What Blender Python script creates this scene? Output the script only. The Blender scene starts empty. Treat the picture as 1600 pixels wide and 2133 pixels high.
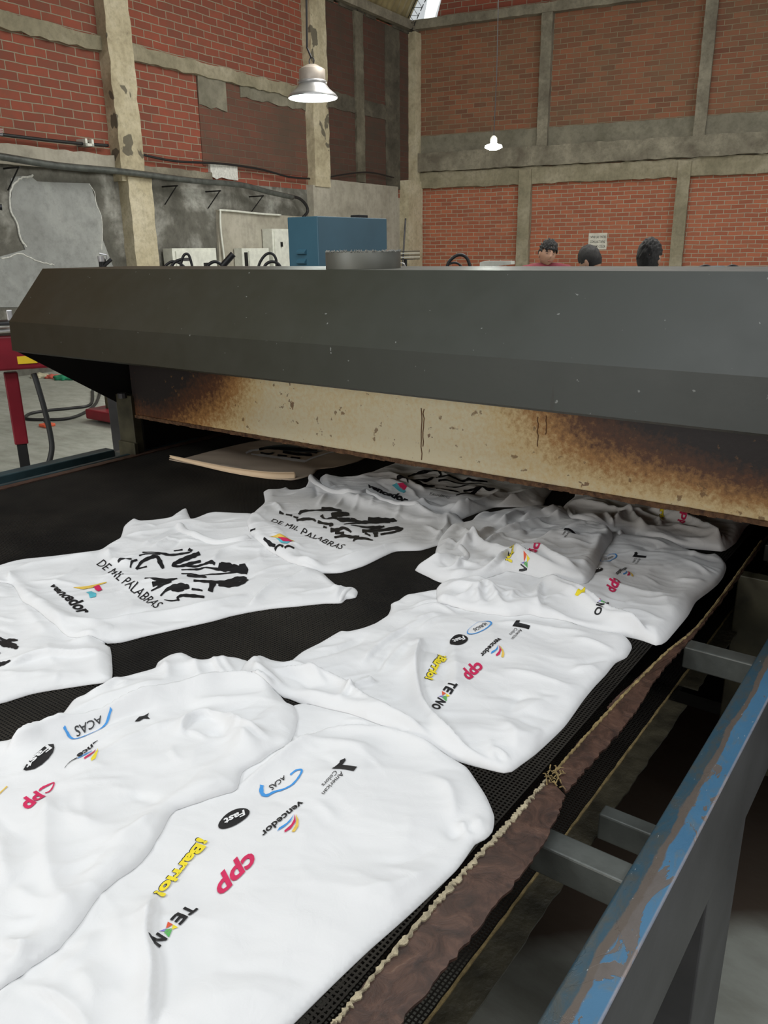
import bpy, bmesh, math, random
import numpy as np
from mathutils import Vector, Matrix, geometry
from mathutils.bvhtree import BVHTree
random.seed(7); rng = np.random.RandomState(5)
SC = bpy.context.scene; COL = SC.collection
# ------------------------------------------------------------------ camera
ZC, ZB = 1.60, 0.82            # eye height, belt height
FPX, CX, CY = 1663.0, 800.0, 1066.5
def _d(p):
    v = np.array([p[0]-CX, -(p[1]-CY), -FPX]); return v/np.linalg.norm(v)
_Y = _d((2095, 503)); _X = -_d((-1560, 553)); _X = _X-_Y*_X.dot(_Y); _X /= np.linalg.norm(_X); _Z = np.cross(_X, _Y)
RM = np.array([_X, _Y, _Z])
cd = bpy.data.cameras.new('camera'); cam = bpy.data.objects.new('camera', cd); COL.objects.link(cam)
cd.sensor_fit = 'HORIZONTAL'; cd.sensor_width = 36; cd.lens = FPX*36/1600; cd.clip_start = .02
cam.matrix_world = Matrix.Translation((0, 0, ZC)) @ Matrix(RM.tolist()).to_4x4()
SC.camera = cam
# ------------------------------------------------------------------ light
world = bpy.data.worlds.new('overcast_daylight'); SC.world = world; world.use_nodes = True
world.node_tree.nodes['Background'].inputs[0].default_value = (0.93, 0.98, 1.0, 1)
world.node_tree.nodes['Background'].inputs[1].default_value = 0.60
def area(name, loc, size, power, color, target):
    l = bpy.data.lights.new(name, 'AREA'); l.shape = 'RECTANGLE'; l.size, l.size_y = size; l.energy = power; l.color = color
    o = bpy.data.objects.new(name, l); COL.objects.link(o); o.location = loc
    o.rotation_euler = (Vector(target)-Vector(loc)).to_track_quat('-Z', 'Y').to_euler(); return o
area('panel_fill', (-2.2, -5.4, 2.3), (4.5, 1.6), 125, (1.0, 0.97, 0.90), (-1.6, 2.0, 1.05))  # unseen fill behind the camera, added to brighten the scorched panel
area('overhead_fill', (-0.6, 0.4, 5.0), (2.4, 1.4), 48, (0.95, 0.98, 1.0), (-1.0, 1.0, 0.8))  # unseen overhead fill, added to lift the hood slope
area('front_fill', (-2.8, -1.7, 3.9), (1.5, 1.2), 74, (0.95, 0.98, 1.0), (-1.0, 0.7, 0.8))  # unseen stand-in for roof daylight, set low and small to rake the folds
area('skylight_hall', (-4.0, 8.5, 6.2), (4.0, 5.0), 460, (1.0, 0.97, 0.9), (-5.0, 9.5, 1.0))
area('doorway_daylight', (4.0, 9.0, 3.0), (3.0, 3.0), 190, (1.0, 0.96, 0.9), (-5.0, 14.0, 2.4))
area('floor_fill', (2.6, 0.8, 4.4), (2.0, 2.0), 60, (0.95, 0.97, 1.0), (0.6, 1.2, 0.0))  # unseen fill on the right, added to lighten the floor there
SC.view_settings.view_transform = 'Standard'; SC.view_settings.look = 'None'
SC.view_settings.exposure = 0.0; SC.view_settings.gamma = 1.0; SC.view_settings.use_curve_mapping = False

# ------------------------------------------------------------------ geometry helpers
def ray(p): return RM @ np.array([(p[0]-CX)/FPX, -(p[1]-CY)/FPX, -1.0])
def onz(p, z): r = ray(p); return np.array([0, 0, ZC])+r*((z-ZC)/r[2])
def ony(p, y): r = ray(p); return np.array([0, 0, ZC])+r*(y/r[1])
def B(p, dz=.010): return onz(p, ZB+dz)[:2]          # a point on the belt
def K(ox, oy, s, pts): return [(ox+s*a[0], oy+s*a[1])+tuple(a[2:]) for a in pts]

def tag(o, label=None, cat=None, group=None, kind=None):
    if label: o['label'] = label
    if cat: o['category'] = cat
    if group: o['group'] = group
    if kind: o['kind'] = kind
    return o
def thing(name, loc, label, cat, group=None):
    o = bpy.data.objects.new(name, None); COL.objects.link(o); o.location = loc; o.empty_display_size = .05
    return tag(o, label, cat, group)
def root_of(o):
    v = Vector(o.location)
    while o.parent: o = o.parent; v = v+Vector(o.location)
    return v
def mobj(name, verts, faces, mat, parent=None, smooth=False, rot=0, origin=None):
    me = bpy.data.meshes.new(name)
    V = np.array([tuple(v) for v in verts], dtype=float)
    if parent is not None:
        org = np.array(root_of(parent)); c = V.mean(0); c = np.array([c[0], c[1], V[:, 2].min()]); loc = c-org; V = V-c
    elif origin is not None: loc = np.array(origin)
    else:
        c = V.mean(0); c[2] = V[:, 2].min(); loc = c; V = V-c
    me.from_pydata(V.tolist(), [], [tuple(f) for f in faces]); me.update()
    if smooth: me.polygons.foreach_set('use_smooth', [True]*len(me.polygons))
    for m in (mat if isinstance(mat, list) else [mat]): me.materials.append(m)
    o = bpy.data.objects.new(name, me); COL.objects.link(o); o.location = loc.tolist(); o.rotation_euler[2] = rot
    if parent is not None: o.parent = parent
    return o
class MB:
    def __init__(s): s.v = []; s.f = []
    def add(s, v, f):
        n = len(s.v); s.v += [tuple(a) for a in v]; s.f += [tuple(i+n for i in q) for q in f]; return s
    def box(s, a, b):
        x0, y0, z0 = a; x1, y1, z1 = b
        v = [(x, y, z) for z in (z0, z1) for x, y in ((x0, y0), (x1, y0), (x1, y1), (x0, y1))]
        return s.add(v, [(3, 2, 1, 0), (4, 5, 6, 7), (0, 1, 5, 4), (1, 2, 6, 5), (2, 3, 7, 6), (3, 0, 4, 7)])
    def bbox(s, a, b, r=.004, seg=2, M=None):
        bm = bmesh.new(); bmesh.ops.create_cube(bm, size=1)
        a = Vector(a); b = Vector(b)
        for v in bm.verts: v.co = Vector(((a[i]+b[i])/2+v.co[i]*(b[i]-a[i]) for i in range(3)))
        bmesh.ops.bevel(bm, geom=list(bm.edges), offset=r, segments=seg, profile=.5, affect='EDGES')
        if M: bmesh.ops.transform(bm, matrix=M, verts=bm.verts)
        return s.bm(bm)
    def bm(s, bm):
        bm.verts.index_update(); s.add([v.co[:] for v in bm.verts], [[v.index for v in f.verts] for f in bm.faces]); bm.free(); return s
    def prism(s, prof, fn, t0, t1):
        n = len(prof); v = [fn(a, t0) for a in prof]+[fn(a, t1) for a in prof]
        f = [tuple(range(n-1, -1, -1)), tuple(range(n, 2*n))]+[(i, (i+1) % n, n+(i+1) % n, n+i) for i in range(n)]
        return s.add(v, f)
    def tube(s, pts, r, n=8, cap=True):
        P = [Vector(p) for p in pts]; up = None; rings = []
        R = r if isinstance(r, (list, tuple)) else [r]*len(P)
        for i, p in enumerate(P):
            d = (P[min(i+1, len(P)-1)]-P[max(i-1, 0)]).normalized()
            if up is None: up = d.orthogonal().normalized()
            up = (up-d*up.dot(d)).normalized(); sd = d.cross(up)
            rings.append([p+(up*math.cos(2*math.pi*k/n)+sd*math.sin(2*math.pi*k/n))*R[i] for k in range(n)])
        v = [q for rr in rings for q in rr]; f = []
        for i in range(len(P)-1):
            for k in range(n): f.append((i*n+k, i*n+(k+1) % n, (i+1)*n+(k+1) % n, (i+1)*n+k))
        if cap: f += [tuple(range(n-1, -1, -1)), tuple((len(P)-1)*n+k for k in range(n))]
        return s.add(v, f)
    def lathe(s, prof, c, n=32, axis='z'):
        v = []; f = []
        for r, z in prof:
            for k in range(n):
                a = 2*math.pi*k/n; v.append((c[0]+r*math.cos(a), c[1]+r*math.sin(a), c[2]+z))
        for i in range(len(prof)-1):
            for k in range(n): f.append((i*n+k, i*n+(k+1) % n, (i+1)*n+(k+1) % n, (i+1)*n+k))
        return s.add(v, f)
    def build(s, name, mat, parent=None, smooth=False, **k): return mobj(name, s.v, s.f, mat, parent, smooth, **k)
def spline(pts, n=8):
    P = [Vector(p) for p in pts]; out = []
    for i in range(len(P)-1):
        a, b, c, d = P[max(i-1, 0)], P[i], P[i+1], P[min(i+2, len(P)-1)]
        for k in range(n):
            t = k/n; out.append(.5*((2*b)+(c-a)*t+(2*a-5*b+4*c-d)*t*t+(3*b-a-3*c+d)*t**3))
    out.append(P[-1]); return out
def autosmooth(o, ang=35):
    me = o.data; me.polygons.foreach_set('use_smooth', [True]*len(me.polygons))
    bm = bmesh.new(); bm.from_mesh(me)
    for e in bm.edges:
        if len(e.link_faces) == 2 and e.calc_face_angle(0) > math.radians(ang): e.smooth = False
    bm.to_mesh(me); bm.free(); return o

# ------------------------------------------------------------------ materials
def nt(name):
    m = bpy.data.materials.new(name); m.use_nodes = True; t = m.node_tree; return m, t, t.nodes['Principled BSDF']
def N(t, typ, ins=None, **attrs):
    n = t.nodes.new(typ)
    for k, v in attrs.items(): setattr(n, k, v)
    for k, v in (ins or {}).items():
        if isinstance(v, bpy.types.NodeSocket): t.links.new(v, n.inputs[k])
        else: n.inputs[k].default_value = v
    return n
def C4(c): return (c[0], c[1], c[2], 1)
def ocoord(t, loc=(0, 0, 0), sc=(1, 1, 1)):
    g = t.nodes.new('ShaderNodeNewGeometry')
    return N(t, 'ShaderNodeMapping', {'Vector': g.outputs['Position'], 'Location': loc, 'Scale': sc}).outputs[0]
def objco(t, sc=(1, 1, 1)):
    g = t.nodes.new('ShaderNodeTexCoord')
    return N(t, 'ShaderNodeMapping', {'Vector': g.outputs['Object'], 'Scale': sc}).outputs[0]
def noise(t, vec, scale, detail=4, rough=.55, dist=0): return N(t, 'ShaderNodeTexNoise', {'Vector': vec, 'Scale': scale, 'Detail': detail, 'Roughness': rough, 'Distortion': dist}).outputs[0]
def ramp(t, fac, stops, interp='LINEAR'):
    r = N(t, 'ShaderNodeValToRGB', {'Fac': fac}); r.color_ramp.interpolation = interp
    e = r.color_ramp.elements
    while len(e) < len(stops): e.new(.5)
    for i, (p, c) in enumerate(stops): e[i].position = p; e[i].color = C4(c) if isinstance(c, (tuple, list)) else (c, c, c, 1)
    return r.outputs[0]
def mix(t, fac, a, b, mode='MIX'):
    n = t.nodes.new('ShaderNodeMix'); n.data_type = 'RGBA'; n.blend_type = mode
    for i, v in ((0, fac), (6, a), (7, b)):
        if isinstance(v, bpy.types.NodeSocket): t.links.new(v, n.inputs[i])
        elif i == 0: n.inputs[i].default_value = v
        else: n.inputs[i].default_value = C4(v)
    return n.outputs[2]
def math_(t, op, a, b=0.0, c=0.0):
    n = t.nodes.new('ShaderNodeMath'); n.operation = op
    for i, v in ((0, a), (1, b), (2, c)):
        if isinstance(v, bpy.types.NodeSocket): t.links.new(v, n.inputs[i])
        else: n.inputs[i].default_value = v
    return n.outputs[0]
def bump(t, p, h, strength=.3, dist=.01): 
    b = N(t, 'ShaderNodeBump', {'Height': h, 'Strength': strength, 'Distance': dist}); t.links.new(b.outputs[0], p.inputs['Normal'])
def sepc(t, v): return N(t, 'ShaderNodeSeparateXYZ', {0: v}).outputs

def simple(name, col, rough=.6, metal=0, var=.15, scale=8, bmp=0, dark=None):
    m, t, p = nt(name); v = ocoord(t); n = noise(t, v, scale, 5)
    lo = dark or tuple(c*(1-var) for c in col); hi = tuple(min(1, c*(1+var)) for c in col)
    t.links.new(ramp(t, n, [(.3, lo), (.7, hi)]), p.inputs['Base Color'])
    p.inputs['Roughness'].default_value = rough; p.inputs['Metallic'].default_value = metal
    if bmp: bump(t, p, noise(t, v, scale*4, 4), bmp, .01)
    return m
def emis(name, col, s):
    m, t, p = nt(name); p.inputs['Base Color'].default_value = C4(col); p.inputs['Emission Color'].default_value = C4(col); p.inputs['Emission Strength'].default_value = s; return m

def cloth_mat(name='white_jersey', col=(.73, .732, .735)):
    m, t, p = nt(name); v = ocoord(t)
    n = noise(t, v, 5, 3); t.links.new(ramp(t, n, [(.3, tuple(c*.96 for c in col)), (.7, col)]), p.inputs['Base Color'])
    p.inputs['Roughness'].default_value = .9; p.inputs['Specular IOR Level'].default_value = .15
    p.inputs['Sheen Weight'].default_value = .15
    a = noise(t, v, 24, 4, .55, .8); b = N(t, 'ShaderNodeTexNoise', {'Vector': v, 'Scale': 900.0, 'Detail': 1.0}).outputs[0]
    h = math_(t, 'ADD', math_(t, 'MULTIPLY', a, 1.0), math_(t, 'MULTIPLY', b, .06))
    bump(t, p, h, .25, .006)
    return m
M_SHIRT = cloth_mat()
def ink(name, col, rough=.6):
    m, t, p = nt(name); v = ocoord(t); n = noise(t, v, 120, 3)
    t.links.new(ramp(t, n, [(.3, tuple(c*.85 for c in col)), (.7, col)]), p.inputs['Base Color']); p.inputs['Roughness'].default_value = rough; return m
INK = {'k': ink('black_print', (.012, .012, .014), .5), 'r': ink('crimson_print', (.62, .02, .10)), 'b': ink('blue_print', (.05, .30, .72)),
       'y': ink('yellow_print', (.86, .70, .03)), 'c': ink('cyan_print', (.12, .52, .62)), 'o': ink('gold_print', (.80, .55, .10)),
       'g': ink('green_print', (.10, .42, .10)), 'p': ink('violet_print', (.25, .20, .62)), 'w': ink('white_print', (.8, .8, .8)), 'e': ink('red_print', (.72, .10, .04)),
       's': ink('grey_print', (.10, .12, .12))}
def belt_mat():
    m, t, p = nt('black_open_mesh'); v = ocoord(t); x, y, z = sepc(t, v)
    P = .0066
    def lines(c, w): return math_(t, 'LESS_THAN', math_(t, 'FRACT', math_(t, 'DIVIDE', c, P)), w)
    a = lines(x, .42); b = lines(y, .42)
    solid = math_(t, 'MAXIMUM', a, b)
    n = noise(t, v, 3, 4)
    n2 = noise(t, ocoord(t, sc=(1, 6, 1)), 9, 4)
    c = ramp(t, n, [(.35, (.010, .009, .008)), (.75, (.034, .030, .024))])
    t.links.new(c, p.inputs['Base Color']); p.inputs['Roughness'].default_value = .8; p.inputs['Specular IOR Level'].default_value = .12
    fx = math_(t, 'PINGPONG', x, P/2); fy = math_(t, 'PINGPONG', y, P/2)
    bump(t, p, math_(t, 'MAXIMUM', fx, fy), .8, .5)
    tr = t.nodes.new('ShaderNodeBsdfTransparent'); ms = t.nodes.new('ShaderNodeMixShader')
    t.links.new(solid, ms.inputs[0]); t.links.new(tr.outputs[0], ms.inputs[1]); t.links.new(p.outputs[0], ms.inputs[2])
    t.links.new(ms.outputs[0], t.nodes['Material Output'].inputs[0]); return m
M_BELT = belt_mat()
def hood_mat():
    m, t, p = nt('grey_green_painted_steel'); v = ocoord(t)
    n = noise(t, v, 1.3, 5, .6); n2 = noise(t, v, 9, 6, .65)
    x, y, z = sepc(t, v)
    warm = N(t, 'ShaderNodeMapRange', {0: x, 1: -2.9, 2: -1.0, 3: 1.0, 4: 0.0}).outputs[0]
    cool = N(t, 'ShaderNodeMapRange', {0: x, 1: -1.4, 2: -.2, 3: 0.0, 4: 1.0}).outputs[0]
    base = mix(t, cool, mix(t, warm, (.036, .040, .030), (.028, .019, .009)), (.052, .057, .055))  # reflected tones painted in: browner to the left, blue-grey to the right
    c = mix(t, ramp(t, n, [(.3, 0.0), (.75, .45)]), base, (.030, .030, .022))
    sp = ramp(t, noise(t, v, 60, 2), [(.745, 0.0), (.77, 1.0)])
    c = mix(t, math_(t, 'MULTIPLY', sp, .5), c, (.28, .29, .27))
    scr = ramp(t, noise(t, ocoord(t, sc=(14, 2.0, 1.2)), 5, 2), [(.74, 0.0), (.78, 1.0)])
    c = mix(t, math_(t, 'MULTIPLY', scr, .35), c, (.035, .03, .025))
    t.links.new(c, p.inputs['Base Color'])
    t.links.new(ramp(t, n2, [(.3, .40), (.7, .55)]), p.inputs['Roughness']); p.inputs['Specular IOR Level'].default_value = .35; bump(t, p, n2, .08, .01); return m
M_HOOD = hood_mat()
def panel_mat():
    m, t, p = nt('scorched_cream_enamel'); v = ocoord(t); x, y, z = sepc(t, v)
    n = noise(t, v, 2.2, 5, .6); nf = noise(t, v, 70, 4, .7)
    hz = N(t, 'ShaderNodeMapRange', {0: z, 1: .97, 2: 1.19, 3: 0.0, 4: 1.0}).outputs[0]
    l = N(t, 'ShaderNodeMapRange', {0: x, 1: -1.95, 2: -2.55, 3: 0.0, 4: 1.25}).outputs[0]
    r = N(t, 'ShaderNodeMapRange', {0: x, 1: -1.12, 2: -.42, 3: 0.0, 4: 1.0}).outputs[0]
    b = math_(t, 'ADD', math_(t, 'MULTIPLY', l, math_(t, 'ADD', math_(t, 'MULTIPLY', hz, .55), .45)), math_(t, 'MULTIPLY', r, math_(t, 'ADD', math_(t, 'MULTIPLY', hz, 1.05), .10)))
    b = math_(t, 'ADD', b, math_(t, 'MULTIPLY', math_(t, 'SUBTRACT', n, .5), .35))
    b = math_(t, 'ADD', b, math_(t, 'MULTIPLY', math_(t, 'SUBTRACT', nf, .5), .55))
    b = math_(t, 'ADD', b, math_(t, 'MULTIPLY', hz, .10))
    c = ramp(t, b, [(.0, (.86, .78, .54)), (.20, (.80, .62, .32)), (.38, (.50, .26, .085)), (.58, (.13, .05, .02)), (.85, (.018, .012, .012))])
    sp = ramp(t, noise(t, v, 34, 3, .6), [(.66, 0.0), (.70, 1.0)])
    c = mix(t, math_(t, 'MULTIPLY', sp, .75), c, (.20, .10, .035))
    sp2 = ramp(t, noise(t, v, 11, 4, .7), [(.70, 0.0), (.715, 1.0)])
    c = mix(t, math_(t, 'MULTIPLY', sp2, .8), c, (.16, .06, .02))
    t.links.new(c, p.inputs['Base Color']); p.inputs['Roughness'].default_value = .5; bump(t, p, nf, .15, .003); return m
M_PANEL = panel_mat()
def strip_mat():
    m, t, p = nt('worn_brown_belt_border'); v = ocoord(t)
    n = noise(t, v, 26, 6, .7, 1.0); n2 = noise(t, v, 6, 3)
    c = ramp(t, n, [(.3, (.018, .011, .009)), (.5, (.055, .028, .020)), (.66, (.10, .052, .036)), (.8, (.22, .15, .10))])
    x, y, z = sepc(t, v)
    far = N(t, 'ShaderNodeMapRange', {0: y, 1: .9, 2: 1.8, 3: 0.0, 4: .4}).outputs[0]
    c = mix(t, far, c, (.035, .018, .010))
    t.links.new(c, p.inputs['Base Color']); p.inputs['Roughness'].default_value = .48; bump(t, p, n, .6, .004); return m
M_STRIP = strip_mat()
M_STRIP2 = simple('oiled_olive_belt_border', (.050, .044, .028), .42, 0, .6, 14, .4)
M_THREAD = simple('frayed_cream_edge_tape', (.42, .36, .24), .85, 0, .35, 90, .5)
M_GOLD = simple('ochre_worn_edge', (.26, .19, .08), .8, 0, .4, 60, .4)
def rail_mat():
    m, t, p = nt('chipped_blue_paint_steel'); v = ocoord(t); x, y, z = sepc(t, v)
    vs = ocoord(t, sc=(1, .45, 1))
    w = noise(t, vs, 16, 5, .6, .3); w2 = noise(t, vs, 42, 6, .7, .6); w3 = noise(t, v, 6, 3)
    xe = math_(t, 'ADD', x, math_(t, 'MULTIPLY', math_(t, 'SUBTRACT', w, .5), .030))
    wear = N(t, 'ShaderNodeMapRange', {0: y, 1: .55, 2: 1.5, 3: .085, 4: -.05}).outputs[0]
    steel = mix(t, w2, (.10, .085, .075), (.17, .15, .14))
    teal = mix(t, ramp(t, w2, [(.4, 0.0), (.62, 1.0)]), (.030, .075, .11), (.060, .072, .072))
    blue = mix(t, w3, (.040, .125, .23), (.085, .21, .34))
    blue = mix(t, ramp(t, w2, [(.52, 0.0), (.68, .8)]), blue, (.12, .16, .18))
    chip = ramp(t, math_(t, 'ADD', noise(t, vs, 22, 6, .62, .8), wear), [(.575, 0.0), (.585, 1.0)])
    blue = mix(t, chip, blue, steel)
    c = mix(t, ramp(t, xe, [(0, 0.0), (1, 1.0)]), teal, teal)
    z2_ = N(t, 'ShaderNodeMapRange', {0: xe, 1: -.2425, 2: -.2405, 3: 0.0, 4: 1.0}).outputs[0]
    z3_ = N(t, 'ShaderNodeMapRange', {0: xe, 1: -.2325, 2: -.2305, 3: 0.0, 4: 1.0}).outputs[0]
    c = mix(t, z2_, c, mix(t, .5, steel, (.10, .075, .055))); c = mix(t, z3_, c, blue)
    ed = N(t, 'ShaderNodeMapRange', {0: x, 1: -.2085, 2: -.2065, 3: 0.0, 4: 1.0}).outputs[0]
    c = mix(t, math_(t, 'MULTIPLY', ed, w2), c, (.50, .42, .40))
    sc_ = ramp(t, noise(t, ocoord(t, sc=(3, 1, 1)), 75, 2), [(.72, 0.0), (.75, 1.0)])
    c = mix(t, math_(t, 'MULTIPLY', sc_, .6), c, (.40, .42, .42))
    t.links.new(c, p.inputs['Base Color']); p.inputs['Roughness'].default_value = .36; p.inputs['Metallic'].default_value = .2
    bump(t, p, math_(t, 'ADD', math_(t, 'MULTIPLY', chip, -.5), w2), .35, .003); return m
M_RAIL = rail_mat()
M_STEEL = simple('dull_grey_steel', (.085, .085, .092), .42, .35, .25, 5, .05)
M_CROSS = simple('teal_grey_painted_bar', (.085, .092, .085), .4, .2, .35, 10, .1)
M_TEAL = simple('dark_teal_paint', (.022, .045, .052), .45, .1, .4, 8)
M_BLACK = simple('soot_black_steel', (.006, .006, .006), .7, 0, .3, 6)
M_POST = simple('mottled_olive_steel', (.060, .055, .032), .55, .1, .5, 12)
M_RUST = simple('rusty_lip', (.16, .085, .04), .7, .1, .5, 60, .5, dark=(.05, .02, .01))
M_BLUE = simple('petrol_blue_enamel', (.045, .125, .175), .45, 0, .12, 3)
M_DUCT = simple('galvanised_duct', (.085, .085, .07), .5, .2, .3, 6)
M_RED = simple('crimson_machine_paint', (.20, .010, .020), .4, 0, .2, 6)
M_RUBBER = simple('black_rubber', (.012, .012, .013), .5, 0, .2, 10)
M_HOSE = simple('dark_grey_hose', (.04, .042, .042), .5, 0, .2, 10)
M_WHITEP = simple('off_white_painted_metal', (.68, .69, .62), .5, 0, .12, 12)
M_SILVER = simple('brushed_silver', (.55, .55, .55), .35, .6, .1, 10)
M_YELLOW = simple('warning_yellow', (.75, .52, .02), .5, 0, .1, 10)
M_PAPER = simple('kraft_tan_sheet', (.46, .37, .28), .75, 0, .12, 4)
M_PAPER2 = simple('kraft_tan_underside', (.72, .56, .38), .75, 0, .08, 4)
M_SKIN = simple('skin', (.42, .24, .16), .5, 0, .08, 12)
M_HAIR = simple('black_hair', (.010, .009, .009), .5, 0, .5, 90, .8)
M_MAROON = simple('maroon_cotton', (.14, .012, .022), .85, 0, .15, 20)
M_DENIM = simple('dark_denim', (.03, .04, .07), .85, 0, .2, 30)
M_GREYC = simple('grey_cotton', (.16, .17, .18), .85, 0, .15, 20)

def brick_mat(name, dust=.25, c1=(.30, .075, .045), c2=(.19, .05, .035), mortar=(.30, .26, .19), dirt=(.12, .072, .048), bw=.322, bh=.114, seed=0.0):
    m, t, p = nt(name); v = objco(t); x, y, z = sepc(t, v)
    wob = N(t, 'ShaderNodeTexNoise', {'Vector': v, 'Scale': 2.5, 'Detail': 2.0}).outputs[0]
    zz = math_(t, 'ADD', z, math_(t, 'MULTIPLY', wob, .03))
    vec = N(t, 'ShaderNodeCombineXYZ', {0: x, 1: zz, 2: 0.0}).outputs[0]
    br = N(t, 'ShaderNodeTexBrick', {'Vector': vec, 'Color1': C4(c1), 'Color2': C4(c2), 'Mortar': C4(mortar), 'Scale': 1.0, 'Mortar Size': .009, 'Mortar Smooth': .35, 'Bias': -.1, 'Brick Width': bw, 'Row Height': bh})
    n = noise(t, vec, .9+seed, 6, .6); n2 = noise(t, vec, 7, 5, .65)
    c = mix(t, ramp(t, n2, [(.35, 0.0), (.75, .42)]), br.outputs[0], dirt)
    c = mix(t, ramp(t, n, [(.40-dust*.3, 0.0), (.75, min(1, dust*2.2))]), c, dirt)
    wp = ramp(t, noise(t, vec, 16, 5, .7), [(.70, 0.0), (.75, 1.0)])
    c = mix(t, math_(t, 'MULTIPLY', wp, .55), c, (.42, .38, .31))
    t.links.new(c, p.inputs['Base Color']); p.inputs['Roughness'].default_value = .9
    h = math_(t, 'SUBTRACT', math_(t, 'MULTIPLY', n2, .3), br.outputs['Fac']); bump(t, p, h, .7, .012); return m
M_BR1 = brick_mat('clean_red_brick', .10, (.30, .070, .040), (.19, .050, .032), (.33, .28, .20))
M_BR2 = brick_mat('dusty_dark_brick', .55, (.20, .060, .038), (.14, .045, .030), (.17, .13, .09), (.085, .060, .042))
M_BR3 = brick_mat('ochre_dusty_brick', .22, (.30, .105, .055), (.15, .055, .034), (.29, .23, .15), (.17, .125, .075), seed=.4, bw=.29, bh=.098)
M_BR5 = brick_mat('sooty_brick', .6, (.13, .040, .026), (.085, .030, .020), (.11, .085, .06), (.055, .042, .030))
M_BR4 = brick_mat('bright_orange_brick', .10, (.44, .135, .068), (.30, .080, .042), (.44, .38, .28), (.24, .13, .085), bw=.27, bh=.086)
def concrete(name, a, b, c, s=1.2, streak=True, bmp=.3):
    m, t, p = nt(name); v = objco(t)
    n = noise(t, v, s, 7, .62, .4); n2 = noise(t, v, s*7, 5, .7)
    col = ramp(t, n, [(.32, a), (.5, b), (.68, c)])
    col = mix(t, ramp(t, n2, [(.45, 0.0), (.8, .6)]), col, tuple(q*.55 for q in a))
    if streak:
        k = noise(t, objco(t, (6, 6, .5)), 2, 4); col = mix(t, ramp(t, k, [(.5, 0.0), (.8, .35)]), col, tuple(q*.6 for q in b))
    t.links.new(col, p.inputs['Base Color']); p.inputs['Roughness'].default_value = .9; bump(t, p, n2, bmp, .02); return m
M_PILP = concrete('plain_tan_concrete', (.34, .29, .19), (.50, .44, .30), (.60, .54, .40), 2.0)
M_PIL = concrete('tan_concrete_pillar', (.34, .29, .19), (.50, .44, .30), (.60, .54, .40), 2.0)
def blotch(m):
    t = m.node_tree; p = t.nodes['Principled BSDF']; src = p.inputs['Base Color'].links[0].from_socket; v = objco(t, (1.2, 1.2, 1.0))
    k = ramp(t, noise(t, v, 2.6, 3, .5, .3), [(.615, 0.0), (.63, 1.0)]); t.links.new(mix(t, math_(t, 'MULTIPLY', k, .85), src, (.09, .08, .06)), p.inputs['Base Color'])
blotch(M_PIL)
M_PILDD = concrete('sooty_concrete', (.045, .040, .028), (.085, .075, .055), (.14, .125, .09), 2.0)
M_PILDX = concrete('dim_stained_concrete', (.09, .08, .055), (.14, .125, .09), (.20, .18, .13), 2.0)
M_PILD = concrete('grey_stained_concrete', (.14, .12, .09), (.22, .20, .15), (.32, .29, .22), 2.0)
M_BEAM = concrete('ring_beam_concrete', (.20, .18, .12), (.28, .25, .17), (.38, .34, .25), 1.6)
M_STUC = concrete('mottled_grey_stucco', (.060, .058, .046), (.14, .135, .115), (.46, .46, .42), 1.0, True, .5)
M_PATCH = concrete('pale_grey_plaster', (.24, .245, .235), (.30, .31, .30), (.40, .41, .39), 1.1, False, .3)
M_SMOOTH = concrete('smooth_beige_render', (.30, .275, .22), (.38, .355, .29), (.45, .42, .35), .9, True, .1)
M_CHALK = simple('exposed_white_lime', (.62, .62, .58), .9, 0, .2, 30, .5)
M_GREYPLASTER = concrete('grey_cement_repair', (.15, .14, .10), (.20, .185, .14), (.26, .24, .18), 1.5, False, .3)
def floor_mat():
    m, t, p = nt('worn_concrete_floor'); v = ocoord(t); n = noise(t, v, .8, 6, .6, .3); n2 = noise(t, ocoord(t, sc=(1, 2.2, 1)), 4, 6, .65)
    c = ramp(t, n, [(.3, (.27, .28, .245)), (.55, (.38, .39, .345)), (.75, (.48, .49, .44))]); c = mix(t, ramp(t, n2, [(.4, 0.0), (.75, .6)]), c, (.15, .145, .11))
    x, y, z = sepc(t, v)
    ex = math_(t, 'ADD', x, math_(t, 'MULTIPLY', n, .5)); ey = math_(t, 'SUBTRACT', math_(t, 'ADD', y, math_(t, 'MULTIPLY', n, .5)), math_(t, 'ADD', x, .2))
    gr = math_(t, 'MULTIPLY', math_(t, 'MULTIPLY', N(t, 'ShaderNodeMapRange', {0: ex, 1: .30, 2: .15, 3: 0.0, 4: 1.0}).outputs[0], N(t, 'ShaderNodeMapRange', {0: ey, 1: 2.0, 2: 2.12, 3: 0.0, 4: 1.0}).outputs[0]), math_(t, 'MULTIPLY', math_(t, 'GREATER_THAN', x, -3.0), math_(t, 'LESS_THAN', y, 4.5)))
    c = mix(t, math_(t, 'MULTIPLY', gr, .9), c, (.050, .026, .014))  # brown zone under the dryer: its shadow painted into the floor colour
    t.links.new(c, p.inputs['Base Color']); t.links.new(ramp(t, n2, [(.3, .35), (.7, .7)]), p.inputs['Roughness']); bump(t, p, n2, .2, .01); return m
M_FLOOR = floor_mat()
M_ROOF = simple('corrugated_roof_sheet', (.30, .25, .13), .5, .2, .35, 2)
M_TRANS = emis('daylit_translucent_sheet', (.95, 1.0, .96), .9)

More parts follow.
